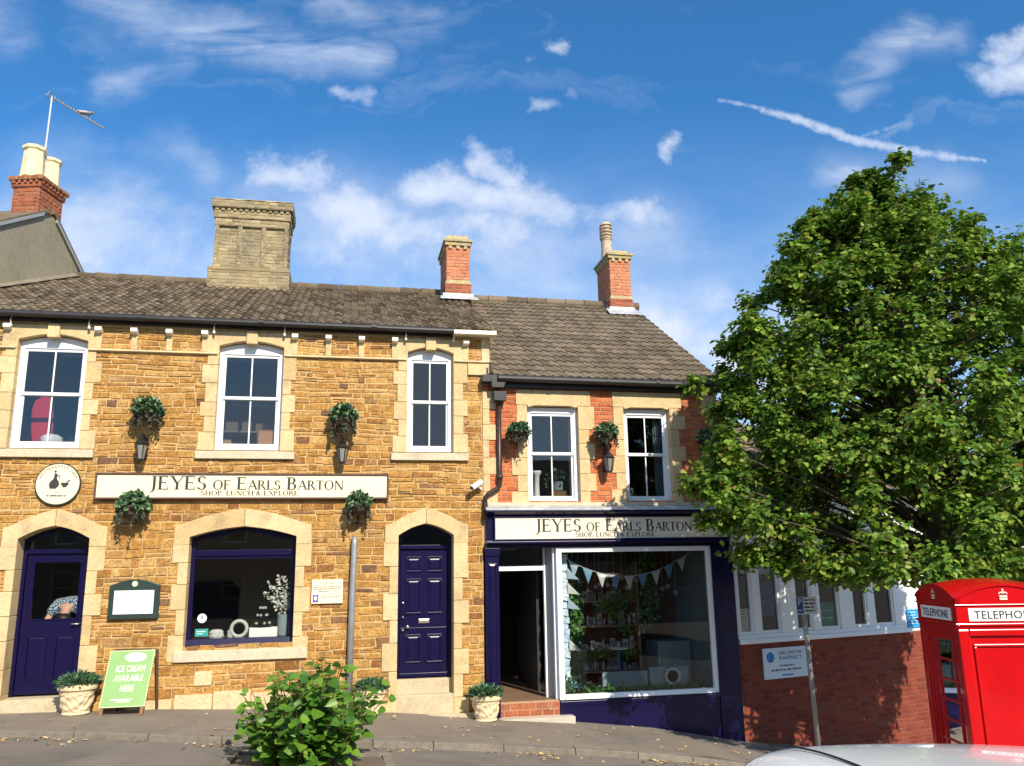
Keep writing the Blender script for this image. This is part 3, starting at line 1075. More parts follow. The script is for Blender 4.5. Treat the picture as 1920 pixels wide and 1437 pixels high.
# a few pale foundation stones
for xa, xb, za, zb in ((-2.36, -1.84, -.33, -.06), (-1.82, -1.3, -.36, -.03), (-1.28, -.72, -.38, -.07), (-.70, -.2, -.42, -.12), (-3.0, -2.4, -.29, -.12), (-2.1, -1.86, .06, .26)):
    w.box(xa, xb, -.028 + random.uniform(-.004, .004), .01, za, zb, 2)
# sides, back and inner floors
w.extr([(-6.9, .34, -.9), (-6.9, 8.4, -.9), (-6.9, 8.4, 5.5), (-6.9, RY, 7.55), (-6.9, .34, 5.62)], (.2, 0, 0), 0)
w.extr([(2.06, .34, -.9), (2.06, 8.4, -.9), (2.06, 8.4, 5.5), (2.06, RY, 7.55), (2.06, .34, 5.62)], (.16, 0, 0), 0)
w.extr([(2.22, -.02, 4.75), (2.22, RY, 7.40), (2.22, RY, 7.60), (2.22, -.02, 5.56)], (.13, 0, 0), 2)
w.box(-6.7, 2.06, 8.1, 8.4, -.9, 5.5, 0)
w.build('wall', ['mortar', 'ironstone', 'palebase'], B1)
ro = MB()
ro.box(-6.7, 2.06, .34, 3.7, 2.78, 2.95)
ro.box(-6.7, 2.06, .34, 3.7, -.12, -.02)
ro.build('floor', 'floorwood', B1)
ro = MB()
ro.box(-6.7, 2.06, 3.7, 3.8, -.1, 2.78)
ro.box(-3.12, -3.0, .40, 3.7, -.02, 2.78)
ro.box(.2, .3, .40, 3.7, -.02, 2.78)
ro.build('inner_wall', 'olive', B1)
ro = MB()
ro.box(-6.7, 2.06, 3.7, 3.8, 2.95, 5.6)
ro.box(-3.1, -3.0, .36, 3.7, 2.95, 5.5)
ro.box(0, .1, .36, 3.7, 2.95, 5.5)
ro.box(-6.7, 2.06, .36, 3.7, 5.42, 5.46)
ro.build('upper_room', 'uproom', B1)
# roof
rf = MB()
V1 = (0, RY - EY, RZ - EZ)
SLOPE1 = math.hypot(*V1[1:])
tiles(rf, (-7.1, EY, EZ), (1, 0, 0), V1, 9.53, SLOPE1 / 19, 19, .135, .026, lip=.028, nu=5, jit=.009)
rf.extr([(-7.1, EY + .03, EZ - .07), (-7.1, EY + .03, EZ - .02), (-7.1, RY, RZ - .03), (-7.1, 8.6, EZ - .1), (-7.1, 8.6, EZ - .18), (-7.1, RY, RZ - .14)], (9.5, 0, 0))
x = -7.0
while x < 2.3:
    sag = .05 * math.cos((x + 2) * .45)
    rf.tube([(x, RY, RZ + .02), (x + .44, RY, RZ + .02)], [.115 + random.uniform(-.008, .008), .105], 12)
    x += .45
rf.build('roof', 'tile_old', B1)
# gutter, fascia, brackets
gt = MB()
gt.tube([(-7.0, EY - .02, 5.600), (1.74, EY - .02, 5.575)], .050, 12)
for xx in (-5.2, -3.3, -1.45, .35):
    gt.tube([(xx, EY - .02, 5.594), (xx + .10, EY - .02, 5.594)], .057, 12)
gt.box(-7.0, 1.74, -.08, -.004, 5.515, 5.57)
gt.build('gutter', 'gutter', B1, smooth=False)
for xx in (-5.08, -3.97, -2.12, -1.03, .93, 1.73):
    k = MB()
    k.tube([(xx, -.10, 5.56), (xx, -.13, 5.50), (xx, -.10, 5.46), (xx - .01, -.10, 5.43)], .012, 6)
    k.lathe([(0, -.02), (.02, -.014), (.02, .014), (0, .02)], (xx, -.10, 5.425), 8)
    k.build('gutter_bracket', 'rafter', B1)
MB().box(1.72, 2.44, -.26, -.20, 5.515, 5.585).box(1.72, 2.44, -.20, 0.0, 5.53, 5.57).build('bargeboard', 'bargewhite', B1, bevel=.004)
# string course, corbels, kneeler
edges = [(-6.9, -5.0), (-3.965, -2.055), (-1.015, .95), (1.755, 2.38)]
for a, b in edges:
    sc = MB()
    sc.extr([(a, -.062, 5.082), (a, .01, 5.070), (a, .01, 5.120), (a, -.062, 5.106)], (b - a, 0, 0))
    sc.build('string_course', M.setdefault('stringstone', mat('stringstone', (.68, .54, .33), .85, var=[(4, .12)])), B1, bevel=.005)
for xx in (-5.13, -3.835, -3.315, -2.795, -2.26, -.865, -.33, .205, .75, 1.945):
    k = MB()
    k.box(xx - .045, xx + .045, -.034, .01, 5.12, 5.36, 0)
    k.extr([(xx - .05, .0, 5.355), (xx - .05, -.135, 5.385), (xx - .05, -.135, 5.445), (xx - .05, .0, 5.445)], (.10, 0, 0), 1)
    k.build('corbel', ['limestone', 'rafter'], B1, bevel=.004)
k = MB()
k.extr([(1.98, -.05, 4.86), (2.30, -.05, 4.86), (2.38, -.05, 4.92), (2.38, -.05, 5.055), (1.98, -.05, 5.055)], (0, .3, 0))
k.build('kneeler_stone', 'limestone', B1, bevel=.008)
# upper windows with their dressings
SURR = [(.17, .25, .135, .215), (.16, .245, .135, .21), (.15, .225, .155, .23)]
for (a, b), (ln, lw, rn, rw) in zip(WINS, SURR):
    s = MB()
    quoins(s, a, -1, 3.54, 5.09, ln, lw, -.026, .16)
    quoins(s, b, 1, 3.54, 5.09, rn, rw, -.026, .16)
    c = (a + b) / 2
    arc_ = [(a + .004 + (b - a - .008) * i / 12, 5.230 + .095 * math.sin(math.pi * i / 12)) for i in range(13)]
    s.prism([(a - ln - .05, 5.09), (a + .004, 5.09)] + arc_ + [(b - .004, 5.09), (b + rn + .03, 5.09), (b + rn + .03, 5.47), (a - ln - .05, 5.47)], -.026, .16)
    s.box(c - .085, c + .085, -.075, .05, 5.265, 5.475)
    s.build('window_surround', 'limestone', B1, bevel=.006)
    wn_ = sash(B1, a + .005, b - .005, 3.565, 5.222, .105, arch=.088)
    sill(B1, wn_, a - ln - .10, b + rn + .09, 3.405, 3.55)
# display window
dw = MB()
quoins(dw, -2.30, -1, .40, 2.12, .13, .22, -.028, .24, .26, .40)
quoins(dw, -.72, 1, .40, 2.12, .13, .22, -.028, .24, .26, .40)
pointed(dw, -2.30, -.72, 2.21, 2.365, -2.52, -.50, 2.385, 2.64, -.034, .24)
dw.build('window_surround', 'limestone', B1, bevel=.008)
f = MB()
y = .20
f.box(-2.30, -2.23, y, y + .09, .70, 2.42)
f.box(-.79, -.72, y, y + .09, .70, 2.42)
f.extr([(-2.30, y - .045, .575), (-2.30, y + .09, .575), (-2.30, y + .09, .70), (-2.30, y - .01, .70)], (1.58, 0, 0))
f.box(-2.23, -.79, y - .012, y + .08, 1.925, 2.015)
f.box(-2.23, -.79, y + .012, y + .07, 1.88, 1.925)
f.box(-2.23, -.79, y, y + .09, 2.30, 2.42)
for sx, a, b in ((1, -2.23, -1.51), (-1, -1.51, -.79)):
    pl = [(a, 2.16), (b, 2.30), (b, 2.31), (a, 2.31)] if sx > 0 else [(a, 2.30), (b, 2.16), (b, 2.31), (a, 2.31)]
    f.prism(pl, y + .003, y + .087)
dwin = f.build('window', 'navy', B1, bevel=.006)
dwin['label'] = 'large navy framed display window with flattened pointed head'
MB().quad((-2.24, y + .05, .69), (-.78, y + .05, .69), (-.78, y + .05, 1.9), (-2.24, y + .05, 1.9)).build('pane', 'shopglass', dwin)
MB().quad((-2.24, y + .05, 2.0), (-.78, y + .05, 2.0), (-.78, y + .05, 2.31), (-2.24, y + .05, 2.31)).build('pane', 'glass', dwin)
sill(B1, dwin, -2.42, -.50, .395, .575, out=.06, depth=.2)


def navy_door(x0, x1, z0, leaf_top, half_glazed, label):
    s = MB()
    rn, rw = (.13, .235)
    zb = g((x0 + x1) / 2) - .12
    quoins(s, x0, -1, zb, 2.10, rn, rw, -.030, .30, .28, .42)
    quoins(s, x1, 1, zb, 2.10, rn, rw, -.030, .30, .28, .42)
    pointed(s, x0, x1, 2.205, 2.39, x0 - .21, x1 + .235, 2.37, 2.635, -.036, .30)
    s.build('door_surround', 'limestone', B1, bevel=.008)
    y = .26
    f = MB()
    f.box(x0, x0 + .055, y, y + .1, z0, 2.42)
    f.box(x1 - .055, x1, y, y + .1, z0, 2.42)
    f.box(x0 + .055, x1 - .055, y - .012, y + .1, leaf_top + .01, leaf_top + .075)
    f.prism([(x0 + .05, 2.17), ((x0 + x1) / 2, 2.345), (x1 - .05, 2.17), (x1 - .05, 2.45), (x0 + .05, 2.45)], y + .002, y + .098)
    fr = f.build('door_frame', 'navy', B1, bevel=.005)
    MB().quad((x0 + .05, y + .05, leaf_top + .06), (x1 - .05, y + .05, leaf_top + .06), (x1 - .05, y + .05, 2.36), (x0 + .05, y + .05, 2.36)).build('fanlight', 'glass', fr)
    a, b = x0 + .06, x1 - .06
    y2 = y + .03
    d = MB()
    if half_glazed:
        zg = 1.04
        d.box(a, b, y2, y2 + .045, z0 + .02, zg - .06)
        d.box(a, a + .115, y2, y2 + .045, zg - .06, leaf_top)
        d.box(b - .115, b, y2, y2 + .045, zg - .06, leaf_top)
        d.box(a + .115, b - .115, y2, y2 + .045, zg - .06, zg)
        d.box(a + .115, b - .115, y2, y2 + .045, leaf_top - .12, leaf_top)
        k = a + .13
        for mx0, mx1, mz0, mz1 in ((a + .10, a + .118, zg - .01, leaf_top - .10), (b - .118, b - .10, zg - .01, leaf_top - .10)):
            d.box(mx0, mx1, y2 - .012, y2, mz0, mz1)
        d.box(a + .118, b - .118, y2 - .012, y2, zg - .01, zg + .01)
        c = (a + b) / 2
        panel_rect(d, a + .10, c - .055, z0 + .22, zg - .22, y2)
        panel_rect(d, c + .055, b - .10, z0 + .22, zg - .22, y2)
        d.box(a, b, y2 - .02, y2, z0 + .02, z0 + .085)
    else:
        d.box(a, b, y2, y2 + .045, z0 + .02, leaf_top)
        c = (a + b) / 2
        for za, zb_ in ((leaf_top - .36, leaf_top - .11), (z0 + .97, leaf_top - .46), (z0 + .22, z0 + .66)):
            panel_rect(d, a + .095, c - .05, za, zb_, y2, w=.028, d=.018)
            panel_rect(d, c + .05, b - .095, za, zb_, y2, w=.028, d=.018)
        d.box(a, b, y2 - .035, y2, z0 + .02, z0 + .075)
        d.box(a, b, y2 - .014, y2, z0 + .75, z0 + .765)
    dr = d.build('door', 'navy', B1, bevel=.004)
    dr['label'] = label
    if half_glazed:
        MB().quad((a + .11, y2 + .02, zg - .01), (b - .11, y2 + .02, zg - .01), (b - .11, y2 + .02, leaf_top - .11), (a + .11, y2 + .02, leaf_top - .11)).build('pane', 'shopglass', dr)
        h = MB()
        h.tube([(b - .05, y2, .97), (b - .05, y2 - .055, .97), (b - .16, y2 - .055, .97)], .011, 8)
        h.build('handle', 'brass', dr, smooth=True)
    else:
        h = MB()
        h.box(c - .085, c + .085, y2 - .012, y2, z0 + .83, z0 + .895)
        h.box(c - .07, c + .07, y2 - .018, y2 - .011, z0 + .845, z0 + .88)
        h.build('letter_box', 'brass', dr, bevel=.003)
        for zz, r_, xo in ((1.15, .020, .045), (.93, .014, .045), (.78, .026, .12), (.73, .016, .045)):
            h = MB()
            h.lathe([(r_ * .6, 0), (r_ * .6, .02), (r_, .03), (r_, .045), (r_ * .6, .055)], (0, 0, 0), 14)
            h.v = [(a + xo + p[0], y2 - p[2], z0 + zz + p[1]) for p in h.v]
            h.build('door_knob', 'steel', dr, smooth=True)
    return dr


navy_door(-4.68, -3.70, -.02, 1.985, True, 'half glazed navy door with glass upper panel')
navy_door(.85, 1.74, 0.0, 1.985, False, 'solid navy door with six raised panels and silver letter box')
st = MB()
st.box(-4.68, -3.70, -.02, .36, -.28, -.03)
st.build('threshold', 'step_stone', B1, bevel=.01)
st = MB()
st.box(.85, 1.74, .17, .40, -.5, -.005)
st.box(.853, 1.737, -.02, .17, -.6, -.215)
st.build('step', 'step_stone', B1, bevel=.012)
st = MB()
st.box(.60, 2.12, -.14, -.03, -.75, -.50)
st.build('plinth_step', 'step_stone', B1, bevel=.012)


# chimneys
def dentils(mb, x0, x1, y0, y1, z0, z1, n, mi, w=.4, d=.045):
    st_ = (x1 - x0) / n
    for i in range(n):
        xa = x0 + st_ * (i + .5 - w / 2)
        mb.box(xa, xa + st_ * w, y0 - d, y0, z0, z1, mi)
    m_ = max(2, int(round((y1 - y0) / st_)))
    st_ = (y1 - y0) / m_
    for i in range(m_):
        ya = y0 + st_ * (i + .5 - w / 2)
        mb.box(x0 - d, x0, ya, ya + st_ * w, z0, z1, mi)
        mb.box(x1, x1 + d, ya, ya + st_ * w, z0, z1, mi)


ca = MB()
Y0, Y1 = 3.62, 4.42
stack_faces(ca, -2.905, -1.275, Y0 - .06, Y1, 6.9, 7.80, 0, 1)
ca.box(-2.915, -1.265, Y0 - .075, Y1, 7.80, 7.86, 0)
stack_faces(ca, -2.82, -1.335, Y0 + .05, Y1, 7.86, 8.86, 0, 1)
xs = [-2.82, -2.745, -2.36, -2.275, -1.88, -1.795, -1.41, -1.335]
for a, b in ((xs[0], xs[1]), (xs[2], xs[3]), (xs[4], xs[5]), (xs[6], xs[7])):
    ca.box(a, b, Y0, Y0 + .05, 7.93, 8.80, 1)
    masonry(ca, (a, Y0, 7.93), (1, 0, 0), (0, 0, 1), b - a, .87, (.073, .077), (.08, .12), joint=.01, depth=.008, jit=.002, rag=.002)
stack_faces(ca, -2.83, -1.325, Y0, Y0 + .08, 7.86, 7.94, 0, 1)
stack_faces(ca, -2.83, -1.325, Y0 - .004, Y1 + .01, 8.80, 8.97, 0, 1)
stack_faces(ca, -2.855, -1.30, Y0 - .035, Y1 + .02, 8.97, 9.12, 0, 1)
dentils(ca, -2.855, -1.30, Y0 - .035, Y1 + .02, 9.12, 9.185, 13, 0, .55, .03)
ca.box(-2.855, -1.30, Y0 - .03, Y1 + .02, 9.12, 9.185, 1)
stack_faces(ca, -2.90, -1.255, Y0 - .095, Y1 + .05, 9.185, 9.345, 0, 1)
rough_cap(ca, -2.91, -1.245, Y0 - .105, Y1 + .06, 9.345, 9.46, 2, n=16)
ca.build('chimney', ['buffbrick', 'buffmortar', 'lichen_cap'], B1)['label'] = 'broad buff brick chimney with three recessed panels'
cb = MB()
Y0, Y1 = 3.45, 4.55
stack_faces(cb, 2.005, 2.57, Y0 - .03, Y1 + .02, 6.9, 7.70, 3, 1)
cb.extr([(2.005, Y0 - .03, 7.70), (2.57, Y0 - .03, 7.70), (2.535, Y0, 7.79), (2.035, Y0, 7.79)], (0, Y1 - Y0, 0), 2)
stack_faces(cb, 2.035, 2.535, Y0, Y1, 7.79, 8.50, 0, 1)
dentils(cb, 2.035, 2.535, Y0, Y1, 8.50, 8.58, 3, 2, .45, .04)
cb.box(2.035, 2.535, Y0, Y1, 8.50, 8.58, 0)
cb.box(2.0, 2.57, Y0 - .05, Y1 + .04, 8.58, 8.66, 2)
cb.box(1.97, 2.60, Y0 - .08, Y1 + .07, 8.66, 8.71, 2)
rough_cap(cb, 2.0, 2.57, Y0 - .05, Y1 + .04, 8.71, 8.93, 2)
cb.build('chimney', ['stackbrick', 'stackmortar', 'lichen_cap', 'darkbrick'], B1)['label'] = 'narrow red brick chimney at the roof joint'
fl_ = MB()
zr = lambda y_: EZ + SL1 * (y_ - EY)
fl_.extr([(1.88, 3.18, zr(3.18) + .075), (2.70, 3.18, zr(3.18) + .075), (2.68, 3.45, zr(3.45) + .085), (1.90, 3.45, zr(3.45) + .085)], (0, 0, .012))
fl_.extr([(1.955, 3.405, zr(3.4) + .05), (2.62, 3.405, zr(3.4) + .05), (2.62, 3.405, zr(3.4) + .17), (1.955, 3.405, zr(3.4) + .17)], (0, .01, 0))
fl_.extr([(1.99, 3.41, zr(3.4)), (1.99, 4.2, zr(4.2)), (1.99, 4.2, zr(4.2) + .14), (1.99, 3.41, zr(3.4) + .14)], (-.01, 0, 0))
fl_.build('flashing', 'lead', B1)

# ------------------------------------------------------------------ the red brick shop next door
B2 = thing('brick_shop', 'red brick shop building with navy shopfront and stone window dressings', 'shop building', (4.4, 0, g(4.4)))
EZ2, EY2, RZ2 = 4.82, -.16, 7.58
WB = [(2.99, 3.895), (4.705, 5.56)]
bh = [(a, b, 2.72, 4.40) for a, b in WB]
w = MB()
cells(w, 2.22, 6.46, 2.0, 4.80, 0.004, .30, bh, 0)
masonry(w, (2.22, 0.004, 2.60), (1, 0, 0), (0, 0, 1), 4.24, 2.10, (.074, .079), (.16, .235), shift(bh, 2.22, 2.60), joint=.010, depth=.009, jit=.003, mi=1, rag=.003)
gab = [(6.46, .004, -1.6), (6.46, 8.4, -1.6), (6.46, 8.4, 4.8), (6.46, RY, RZ2 - .1), (6.46, .004, 4.76)]
w.extr([(p[0] - .25, p[1] + (.30 if p[1] < 1 else 0), p[2]) for p in gab], (.25, 0, 0), 0)
w.box(2.25, 6.2, 8.1, 8.4, -1.6, 4.8, 0)
w.build('wall', ['redmortar', 'redbrick'], B2)
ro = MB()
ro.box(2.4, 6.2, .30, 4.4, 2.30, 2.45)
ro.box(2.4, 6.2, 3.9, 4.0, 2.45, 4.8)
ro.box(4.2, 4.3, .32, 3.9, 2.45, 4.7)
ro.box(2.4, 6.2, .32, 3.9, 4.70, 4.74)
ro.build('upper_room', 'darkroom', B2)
ro = MB()
ro.box(2.46, 6.2, .02, 4.4, -.50, -.385)
ro.build('floor', 'floorwood', B2)
ro = MB()
ro.box(2.46, 6.2, 4.3, 4.4, -.4, 2.3)
ro.box(2.26, 2.46, .30, 4.3, -.5, 2.3)
ro.box(3.30, 3.36, .95, 2.6, -.38, 2.28)
ro.build('inner_wall', 'darkroom', B2)
ro = MB()
ro.box(6.10, 6.2, .12, 4.3, -.38, 2.3)
ro.build('side_wall', 'greyblue', B2)
ro = MB()
ro.box(2.46, 6.1, .3, 4.3, 2.02, 2.10)
ro.build('ceiling', 'olive', B2)
rf = MB()
V2 = (0, RY - EY2, RZ2 - EZ2)
S2 = math.hypot(*V2[1:])
tiles(rf, (2.40, EY2, EZ2), (1, 0, 0), V2, 4.17, S2 / 18, 18, .160, .026, lip=.030, nu=6, jit=.005)
rf.extr([(2.40, EY2 + .03, EZ2 - .08), (2.40, EY2 + .03, EZ2 - .02), (2.40, RY, RZ2 - .03), (2.40, 8.6, EZ2 - .1), (2.40, 8.6, EZ2 - .2), (2.40, RY, RZ2 - .14)], (4.16, 0, 0))
x = 2.62
while x < 6.4:
    rf.tube([(x, RY, RZ2 + .03), (x + .44, RY, RZ2 + .03)], [.115, .105], 12)
    x += .45
rf.build('roof', 'tile_new', B2)
gt = MB()
gt.tube([(2.46, EY2 - .05, 4.785), (6.60, EY2 - .05, 4.755)], .058, 12)
for xx in (3.4, 4.35, 5.25, 6.1):
    gt.tube([(xx, EY2 - .05, 4.777), (xx + .05, EY2 - .05, 4.777)], .066, 12)
gt.box(2.42, 6.5, -.10, -.004, 4.655, 4.77)
gt.extr([(6.46, -.2, 4.68), (6.46, .0, 4.80), (6.46, .0, 4.66)], (.05, 0, 0))
gt.build('gutter', 'gutter', B2)
hp = MB()
hp.extr([(2.36, -.21, 4.62), (2.56, -.21, 4.62), (2.60, -.21, 4.72), (2.60, -.21, 4.80), (2.34, -.21, 4.80)], (0, .17, 0))
hp.extr([(2.40, -.20, 4.40), (2.60, -.20, 4.40), (2.615, -.20, 4.56), (2.39, -.20, 4.56)], (0, .17, 0))
hp.tube([(2.34, -.16, 4.86), (2.34, -.16, 5.07)], .02, 8)
hp.box(2.20, 2.46, -.2, -.02, 4.72, 4.84)
hp.build('rainwater_head', 'gutter', B2, bevel=.006)
dp = MB()
dp.tube([(2.50, -.075, 4.42), (2.50, -.075, 3.06), (2.49, -.075, 2.99), (2.44, -.075, 2.94), (2.30, -.075, 2.86), (2.255, -.075, 2.80), (2.25, -.075, 2.70), (2.25, -.10, 2.45)], .038, 12)
dp.tube([(2.50, -.075, 3.10), (2.50, -.075, 3.18)], .05, 12)
dp.tube([(2.50, -.075, 4.36), (2.50, -.075, 4.43)], .05, 12)
dp.build('drainpipe', 'castiron', B2, smooth=True)
s = MB()
quoins(s, 2.235, 1, 2.66, 4.60, .10, .225, -.016, .05, .235, .30)
s.build('quoin', 'limestone', B2, bevel=.006)
s = MB()
quoins(s, 6.46, -1, 2.66, 4.62, .16, .28, -.016, .05, .24, .30, mi=0)
s.build('quoin', 'limestone', B2, bevel=.006)
for a, b in WB:
    s = MB()
    quoins(s, a, -1, 2.66, 4.37, .17, .275, -.018, .14, .23, .30)
    quoins(s, b, 1, 2.66, 4.37, .17, .275, -.018, .14, .23, .30, first=False)
    s.prism([(a - .19, 4.37), (a + .004, 4.37), (a + .03, 4.335), (a + .14, 4.365), (b - .14, 4.365), (b - .03, 4.335), (b - .004, 4.37), (b + .22, 4.37), (b + .22, 4.635), (a - .19, 4.635)], -.024, .14)
    s.build('window_surround', 'limestone', B2, bevel=.006)
    wn_ = sash(B2, a + .006, b - .006, 2.735, 4.352, .095, 0.0, gl='upglass' if a < 4 else 'glass')
s = MB()
s.box(2.3, 6.46, -.03, .01, 2.665, 2.725)
s.build('sill_band', 'sillstone', B2, bevel=.008)
# chimney on the far gable
cc = MB()
Y0, Y1 = 3.80, 4.75
stack_faces(cc, 5.845, 6.39, Y0 - .02, Y1 + .02, 6.6, 7.66, 3, 1)
cc.extr([(5.845, Y0 - .02, 7.66), (6.39, Y0 - .02, 7.66), (6.365, Y0, 7.74), (5.87, Y0, 7.74)], (0, Y1 - Y0, 0), 2)
stack_faces(cc, 5.87, 6.365, Y0, Y1, 7.74, 8.56, 0, 1)
dentils(cc, 5.87, 6.365, Y0, Y1, 8.56, 8.64, 3, 2, .45, .04)
cc.box(5.87, 6.365, Y0, Y1, 8.56, 8.64, 0)
cc.box(5.83, 6.40, Y0 - .05, Y1 + .04, 8.64, 8.71, 2)
cc.box(5.80, 6.43, Y0 - .08, Y1 + .07, 8.71, 8.76, 2)
rough_cap(cc, 5.84, 6.39, Y0 - .04, Y1 + .03, 8.76, 8.93, 2)
ch2 = cc.build('chimney', ['stackbrick', 'stackmortar', 'lichen_cap', 'darkbrick'], B2)
ch2['label'] = 'red brick chimney with one ribbed clay pot'
cp = MB()
pr = [(.135, 0), (.125, .25), (.120, .52), (.135, .53)]
for k in range(4):
    h0 = .55 + k * .085
    pr += [(.135, h0), (.155, h0 + .02), (.155, h0 + .045), (.115, h0 + .05), (.115, h0 + .08)]
pr += [(.15, .91), (.12, .97), (.02, 1.0)]
cp.lathe(pr, (6.02, 4.42, 8.80), 18)
cp.build('chimney_pot', 'clay_pot', ch2)
fl_ = MB()
zr2 = lambda y_: EZ2 + (RZ2 - EZ2) / (RY - EY2) * (y_ - EY2)
fl_.extr([(5.72, 3.50, zr2(3.50) + .07), (6.50, 3.50, zr2(3.50) + .07), (6.48, 3.80, zr2(3.8) + .08), (5.74, 3.80, zr2(3.8) + .08)], (0, 0, .012))
fl_.extr([(5.82, 3.765, zr2(3.8)), (6.42, 3.765, zr2(3.8)), (6.42, 3.765, zr2(3.8) + .13), (5.82, 3.765, zr2(3.8) + .13)], (0, .01, 0))
fl_.extr([(5.835, 3.77, zr2(3.77)), (5.835, 4.2, zr2(4.2)), (5.835, 4.2, zr2(4.2) + .12), (5.835, 3.77, zr2(3.77) + .12)], (-.01, 0, 0))
fl_.build('flashing', 'lead', B2)

# shopfront
s = MB()
s.extr([(2.24, -.25, 2.585), (2.24, .0, 2.585), (2.24, .0, 2.675), (2.24, -.22, 2.615)], (4.24, 0, 0))
s.build('lead_flashing', 'lead', B2, bevel=.004)
s = MB()
s.extr([(2.25, -.24, 2.575), (2.25, -.24, 2.555), (2.25, -.15, 2.505), (2.25, .0, 2.505), (2.25, .0, 2.58)], (4.22, 0, 0))
s.box(2.27, 6.48, -.10, 0.02, 2.03, 2.505)
s.extr([(2.25, -.17, 2.085), (2.25, -.10, 2.105), (2.25, .0, 2.105), (2.25, .0, 2.03), (2.25, -.17, 2.055)], (4.22, 0, 0))
s.box(2.30, 6.48, -.07, 0.05, 1.985, 2.03)
s.build('fascia', 'navy', B2, bevel=.004)
for a, b in ((2.245, 2.465), (6.135, 6.52)):
    s = MB()
    s.box(a, b, -.075, .12, g((a + b) / 2) - .1, 1.985)
    s.box(a - .012, b + .012, -.095, -.074, 1.86, 1.985)
    if b < 3:
        panel_rect(s, a + .04, b - .04, -.2, 1.75, -.075, w=.016, d=.008)
    s.build('pilaster', 'navy', B2, bevel=.004)
s = MB()
s.box(3.43, 6.135, -.05, .04, -1.4, -.385)
s.box(3.43, 6.135, -.065, -.05, -.47, -.41)
s.build('stall_riser', 'navy', B2, bevel=.004)
s = MB()
s.box(3.425, 3.515, -.05, .05, -.385, 1.985)
s.box(6.06, 6.135, -.05, .05, -.385, 1.985)
s.extr([(3.515, -.075, -.385), (3.515, .05, -.385), (3.515, .05, -.315), (3.515, -.045, -.315)], (2.545, 0, 0))
s.box(3.515, 6.06, -.045, .05, 1.905, 1.985)
swin = s.build('window', 'upvc', B2, bevel=.006)
swin['label'] = 'large plate glass shop window in a white frame'
MB().quad((3.5, .01, -.33), (6.08, .01, -.33), (6.08, .01, 1.92), (3.5, .01, 1.92)).build('pane', 'shopglass', swin)
s = MB()
s.box(2.465, 2.505, .30, .38, -.385, 1.70)
s.box(2.465, 3.30, .30, .38, 1.62, 1.70)
s.box(3.285, 3.315, .28, .36, -.385, 1.985)
s.box(3.385, 3.425, .04, .12, -.385, 1.985)
sdf = s.build('door_frame', 'upvc', B2, bevel=.005)
MB().quad((2.47, .33, 1.70), (3.29, .33, 1.70), (3.29, .33, 1.99), (2.47, .33, 1.99)).build('fanlight', 'glass', sdf)
s = MB()
s.quad((3.43, .1, -.38), (3.32, .3, -.38), (3.32, .3, 2.0), (3.43, .1, 2.0))
s.build('door_return', 'sashdark', B2)
# open door leaf, swung inwards
dm = Matrix.Translation((2.53, .40, -.385)) @ Matrix.Rotation(R(87), 4, 'Z')
s = MB(dm)
s.box(0, .07, 0, .045, .02, 2.0)
s.box(.68, .76, 0, .045, .02, 2.0)
s.box(.07, .68, 0, .045, .02, .25)
s.box(.07, .68, 0, .045, 1.9, 2.0)
lf = s.build('door', 'upvc', B2)
lf['label'] = 'white glazed shop door standing open inwards'
MB(dm).quad((.07, .02, .25), (.68, .02, .25), (.68, .02, 1.9), (.07, .02, 1.9)).build('pane', 'shopglass', lf)
s = MB()
s.box(2.465, 3.42, -.03, .14, -.62, -.395, 0)
masonry(s, (2.465, -.03, -.60), (1, 0, 0), (0, 0, 1), .955, .20, (.095, .105), (.17, .22), joint=.01, depth=.006, jit=.002, rag=.002, mi=1)
s.box(2.465, 3.42, .0, .30, -.395, -.386, 0)
s.build('step', ['redmortar', 'darkbrick'], B2)
s = MB()
s.box(2.40, 3.62, -.24, -.035, -.85, -.605)
s.build('step', 'concrete', B2, bevel=.012)['label'] = 'low concrete slab step'

# ------------------------------------------------------------------ the pharmacy, set back at an angle
PA = R(16)
PM = Matrix.Translation((6.55, 0.0, 0)) @ Matrix.Rotation(PA, 4, 'Z')
B3 = thing('pharmacy', 'low red brick pharmacy building with a row of white windows behind the tree', 'pharmacy building', tuple(PM @ Vector((2.5, 0, 0)))[:2] + (-1.5,))
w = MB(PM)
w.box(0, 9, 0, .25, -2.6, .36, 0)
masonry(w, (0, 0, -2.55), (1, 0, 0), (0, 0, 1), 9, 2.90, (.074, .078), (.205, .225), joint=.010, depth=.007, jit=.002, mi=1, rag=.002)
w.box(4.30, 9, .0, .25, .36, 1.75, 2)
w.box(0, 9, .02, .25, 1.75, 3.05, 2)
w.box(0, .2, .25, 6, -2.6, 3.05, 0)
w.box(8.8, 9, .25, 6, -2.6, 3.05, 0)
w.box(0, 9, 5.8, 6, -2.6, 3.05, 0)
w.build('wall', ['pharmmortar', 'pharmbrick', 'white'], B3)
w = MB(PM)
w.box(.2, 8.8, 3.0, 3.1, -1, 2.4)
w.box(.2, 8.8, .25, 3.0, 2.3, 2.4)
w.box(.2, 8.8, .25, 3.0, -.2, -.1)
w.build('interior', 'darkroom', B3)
w = MB(PM)
tiles(w, (-.2, -.25, 3.0), (1, 0, 0), (0, 3.2, 1.75), 9.4, 3.65 / 13, 13, .30, .022, nu=5)
w.extr([(-.2, -.22, 2.92), (-.2, -.22, 2.98), (-.2, 2.95, 4.72), (-.2, 6.2, 2.98), (-.2, 6.2, 2.9), (-.2, 2.95, 4.62)], (9.4, 0, 0))
w.build('roof', 'tile_new', B3)
w = MB(PM)
w.tube([(-.2, -.30, 2.98), (9.2, -.30, 2.98)], .06, 10)
w.build('gutter', 'gutter', B3)
w = MB(PM)
w.box(0, 4.3, -.06, .14, .345, .42)
w.box(0, 4.3, -.02, .12, .42, .49)
